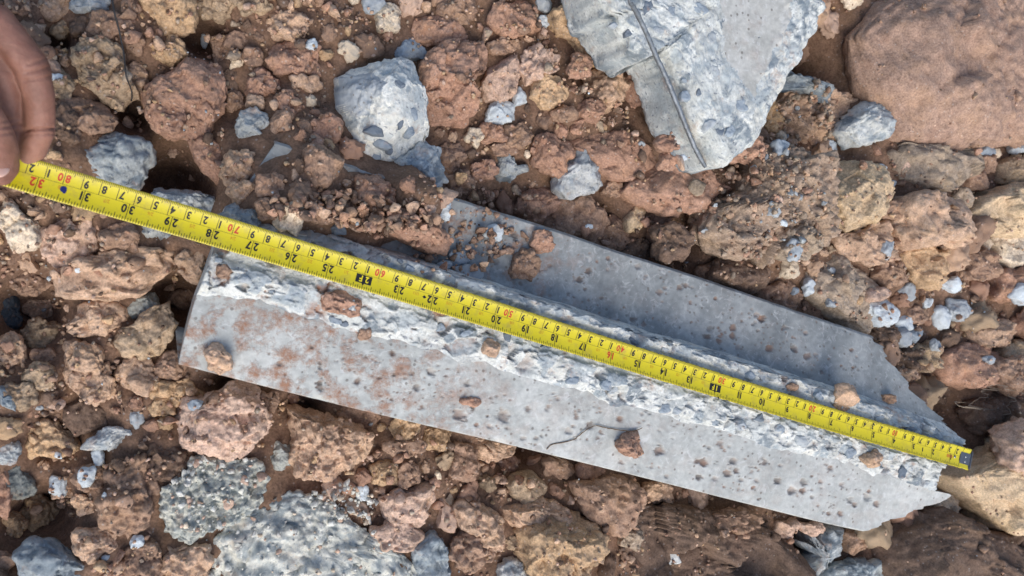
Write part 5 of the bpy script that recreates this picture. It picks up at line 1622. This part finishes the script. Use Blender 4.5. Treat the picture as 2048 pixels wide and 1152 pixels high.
# the hook: plate, flange bent down, two rivets
bm = bmesh.new()
def bmbox(bm, s0, s1, w0, w1, z0, z1):
    c = []
    for zz in (z0, z1):
        for (s, w) in ((s0, w0), (s1, w0), (s1, w1), (s0, w1)):
            c.append(bm.verts.new(T0 + TS * s + TU * w + np.array([0, 0, zz]) - T0))
    for f in ((0, 3, 2, 1), (4, 5, 6, 7), (0, 1, 5, 4), (1, 2, 6, 5), (2, 3, 7, 6), (3, 0, 4, 7)):
        bm.faces.new([c[k] for k in f])
bmbox(bm, -.0022, .0125, -.0060, .0060, -.0006, .0009)
bmbox(bm, -.0042, -.0022, -.0085, .0085, -.0105, .0012)
bmesh.ops.recalc_face_normals(bm, faces=bm.faces[:])
bmesh.ops.bevel(bm, geom=bm.edges[:], offset=.0005, segments=2, affect='EDGES')
me = bpy.data.meshes.new('end_hook'); bm.to_mesh(me); bm.free(); me.materials.append(M_HOOK)
hook = link('end_hook', me, root); hook['label'] = 'dark steel end hook with bright rivets'
for (s, w) in ((.0045, -.0020), (.0045, .0026), (.0190, .0012)):
    D, F = ico(3)
    V = D * np.array([.0013, .0013, .0006])
    r = link('rivet', mesh_np('rivet', V, F, M_RIVET), hook)
    r.location = Vector(TS * s + TU * w + np.array([0, 0, .0009]))

# ------------------------------------------------------------------ the hand pinching the tape
def hand_material():
    g = NT('skin', .55, .4)
    g.b.inputs['Subsurface Weight'].default_value = .12
    g.b.inputs['Subsurface Radius'].default_value = (.004, .0015, .0008)
    g.b.inputs['Subsurface Scale'].default_value = 1.0
    co = g.n('ShaderNodeTexCoord').outputs['Object']
    n1 = g.noise(co, 45, 5, .6); n2 = g.noise(co, 420, 5, .65)
    c = g.ramp(n1, [(.3, lin(112, 76, 63)), (.5, lin(138, 98, 84)), (.7, lin(160, 118, 102))])
    c = g.mix(g.rng(n2, .55, .75, 0, .25), c, lin(140, 84, 72))
    v = g.n('ShaderNodeTexVoronoi', {'Vector': co, 'Scale': 700.0}, feature='DISTANCE_TO_EDGE')
    nb = g.bump(v.outputs['Distance'], .25, .0006)
    c = g.mix(g.rng(g.noise(co, 160, 6, .7), .58, .70, 0, .4), c, lin(120, 88, 70))
    return g.out(c, g.bump(g.noise(co, 180, 6, .7), .45, .0012, g.bump(n2, .3, .0008, nb)))


def capsule_chain(bm, pts, n=10):
    """pts: (x, y, z, r): spheres close together along the chain"""
    D, F = ico(3)
    P = np.array(pts)
    for a, b in zip(P[:-1], P[1:]):
        m = max(2, int(np.linalg.norm(b[:3] - a[:3]) / (min(a[3], b[3]) * .22)))
        for u in np.linspace(0, 1, m):
            q = a + (b - a) * u
            vs = [bm.verts.new(D_ * q[3] + q[:3]) for D_ in D]
            for f in F: bm.faces.new([vs[i] for i in f])


def hp(px, py, z, r):
    c = at(px, py, z / 100)
    return (*c, r / 100)


fingers = {
    'index': [hp(-120, 30, 7.6, 1.05), hp(-10, 42, 8.2, 1.0), hp(62, 128, 7.9, .92), hp(78, 190, 7.2, .84), hp(80, 262, 5.9, .80), hp(66, 300, 4.9, .74), hp(44, 326, 4.1, .62)],
    'middle': [hp(-130, 70, 7.4, 1.05), hp(-55, 60, 7.7, 1.0), hp(2, 140, 7.0, .92), hp(20, 210, 6.0, .86), hp(22, 285, 4.6, .80), hp(12, 325, 3.6, .70), hp(0, 350, 3.2, .6)],
    'ring': [hp(-140, 130, 7.2, 1.0), hp(-85, 95, 7.0, .95), hp(-52, 170, 6.0, .88), hp(-45, 240, 5.0, .82), hp(-55, 310, 3.9, .74), hp(-70, 345, 3.4, .62)],
    'little': [hp(-170, 180, 6.8, .9), hp(-135, 150, 6.2, .85), hp(-115, 210, 5.2, .76), hp(-112, 270, 4.4, .68), hp(-122, 320, 3.8, .6)],
    'thumb': [hp(-210, 160, 8.4, 1.5), hp(-130, 170, 9.0, 1.2), hp(-52, 205, 9.0, 1.02), hp(-14, 262, 8.0, .98), hp(0, 300, 7.0, .95), hp(6, 332, 6.4, .82), hp(4, 350, 6.15, .62)],
    'palm': [hp(-120, 30, 7.6, 1.2), hp(-260, 60, 8.4, 1.7), hp(-420, 90, 9.5, 2.2), hp(-600, 110, 10.5, 2.5)],
    'palm2': [hp(-130, 80, 7.4, 1.2), hp(-260, 100, 8.4, 1.7), hp(-420, 110, 9.5, 2.1)],
    'palm3': [hp(-150, 140, 7.0, 1.2), hp(-260, 130, 8.2, 1.6), hp(-420, 120, 9.5, 2.1)],
    'palm4': [hp(-180, 180, 6.8, 1.1), hp(-280, 150, 8.2, 1.5), hp(-420, 125, 9.5, 2.0)],
    'heel': [hp(-210, 160, 8.4, 1.5), hp(-320, 130, 8.8, 1.8), hp(-420, 110, 9.5, 2.0)],
}
bm = bmesh.new()
for f in fingers.values(): capsule_chain(bm, f)
hb = at(-120, 120, .05)
for v in bm.verts: v.co -= Vector(hb)
me = bpy.data.meshes.new('hand'); bm.to_mesh(me); bm.free()
ho = bpy.data.objects.new('hand', me); col.objects.link(ho)
md = ho.modifiers.new('r', 'REMESH'); md.mode = 'VOXEL'; md.voxel_size = .0011
sm = ho.modifiers.new('s', 'SMOOTH'); sm.iterations = 7; sm.factor = .5
bpy.context.view_layer.update()
me2 = bpy.data.meshes.new_from_object(ho.evaluated_get(bpy.context.evaluated_depsgraph_get()))
ho.modifiers.clear(); ho.data = me2; bpy.data.meshes.remove(me)
V = np.empty(len(me2.vertices) * 3, np.float32); me2.vertices.foreach_get('co', V); V = V.reshape(-1, 3)
Nn = np.empty(len(me2.vertices) * 3, np.float32); me2.vertices.foreach_get('normal', Nn); Nn = Nn.reshape(-1, 3)
Wd = V + hb
pxh = to_px(Wd)
d = .0006 * fbm(Wd / .012, 3, 2)
for (x0, y0, x1, y1, dep, wd_) in ((50, 262, 118, 258, .0024, 3.2), (50, 270, 110, 268, .0010, 2.5), (55, 130, 108, 112, .0010, 4), (52, 146, 112, 132, .0009, 3), (48, 162, 112, 152, .0008, 3), (-40, 262, 40, 250, .0009, 3), (-40, 274, 40, 264, .0007, 3), (-40, 250, 40, 238, .0006, 3)):
    a = np.array([x0, y0], float); b = np.array([x1, y1], float); u = np.clip(((pxh - a) @ (b - a)) / ((b - a) @ (b - a)), 0, 1)
    dist = np.linalg.norm(pxh - (a + u[:, None] * (b - a)), axis=1)
    d -= dep * np.exp(-(dist / wd_) ** 2) * (Nn[:, 2] > .0)
V = V + Nn * d[:, None]
me2.vertices.foreach_set('co', V.astype(np.float32).ravel()); me2.update(); me2.shade_smooth(); me2.name = 'hand'
me2.materials.append(hand_material())
ho.location = hb
tag(ho, 'bare hand with bent finger and thumb pinching the end of the tape', 'hand')
# thumb nail
D, F = ico(4)
nl = D * np.array([.0048, .0062, .0016]); nl[:, 2] -= .18 * nl[:, 0] ** 2 / .0048
no = link('thumb_nail', mesh_np('thumb_nail', nl, F, plain_material('nail', lin(206, 168, 152), .35, .5, 0, 200, .08, .05)), ho)
tp = at(0, 336, .0705); no.location = Vector(tp - hb); no.rotation_euler = (math.radians(-28), math.radians(-12), math.radians(8))

# ------------------------------------------------------------------ thin threads and roots
def strand(name, cat, label, pts, r0, r1, mat, lift=.0015, n=60, wob=0.0):
    P = []
    for x, y, dz in spline([(a, b, c) for a, b, c in pts], n):
        z = .02
        for _ in range(3):
            c = at(x, y, z); z = float(hsample(c[0], c[1])) + lift + dz / 100
        P.append(at(x, y, z))
    P = np.array(P)
    k = np.ones(9) / 9
    zs = np.convolve(np.r_[[P[0, 2]] * 4, P[:, 2], [P[-1, 2]] * 4], k, 'valid')
    P[:, 2] = np.maximum(zs, P[:, 2] - .002)
    base = P[len(P) // 2].copy()
    V, F = tube(P - base, np.linspace(r0, r1, n), 6, wob, 2)
    o = link(name, mesh_np(name, V, F, mat)); o.location = base
    tag(o, label, cat)
    return o


M_ROOT = plain_material('dry_root', lin(110, 92, 74), .9, .2, 0, 500, .4)
M_THREAD = plain_material('dark_thread', lin(58, 56, 56), .7, .3)
M_FIBRE = plain_material('pale_fibre', lin(150, 138, 122), .8, .3)
strand('thread', 'thread', 'thin dark thread hanging over the clods near the hand', [(220, -30, 2), (228, 20, 1.5), (238, 60, 1.0), (248, 110, .8), (252, 150, .4), (264, 190, .2), (255, 225, 0)], .0007, .0004, M_THREAD, .002)
rt = strand('dry_root', 'root', 'thin crooked dry root lying on the smooth front face of the channel', [(1090, 906, 0), (1103, 890, 0), (1145, 880, .05), (1170, 862, .1), (1190, 852, .1), (1225, 858, .05), (1262, 862, .2), (1284, 856, .1)], .0004, .00035, M_ROOT, .0003, 70, .0005)
strand('plant_fibre', 'fibre', 'pale curved plant fibre in the dark soil above the ochre rock', [(1905, 798, .3), (1928, 815, .4), (1955, 800, .5), (1970, 778, .4), (2000, 770, .4), (2020, 790, .4), (2010, 830, .2)], .0004, .0003, M_FIBRE, .002)
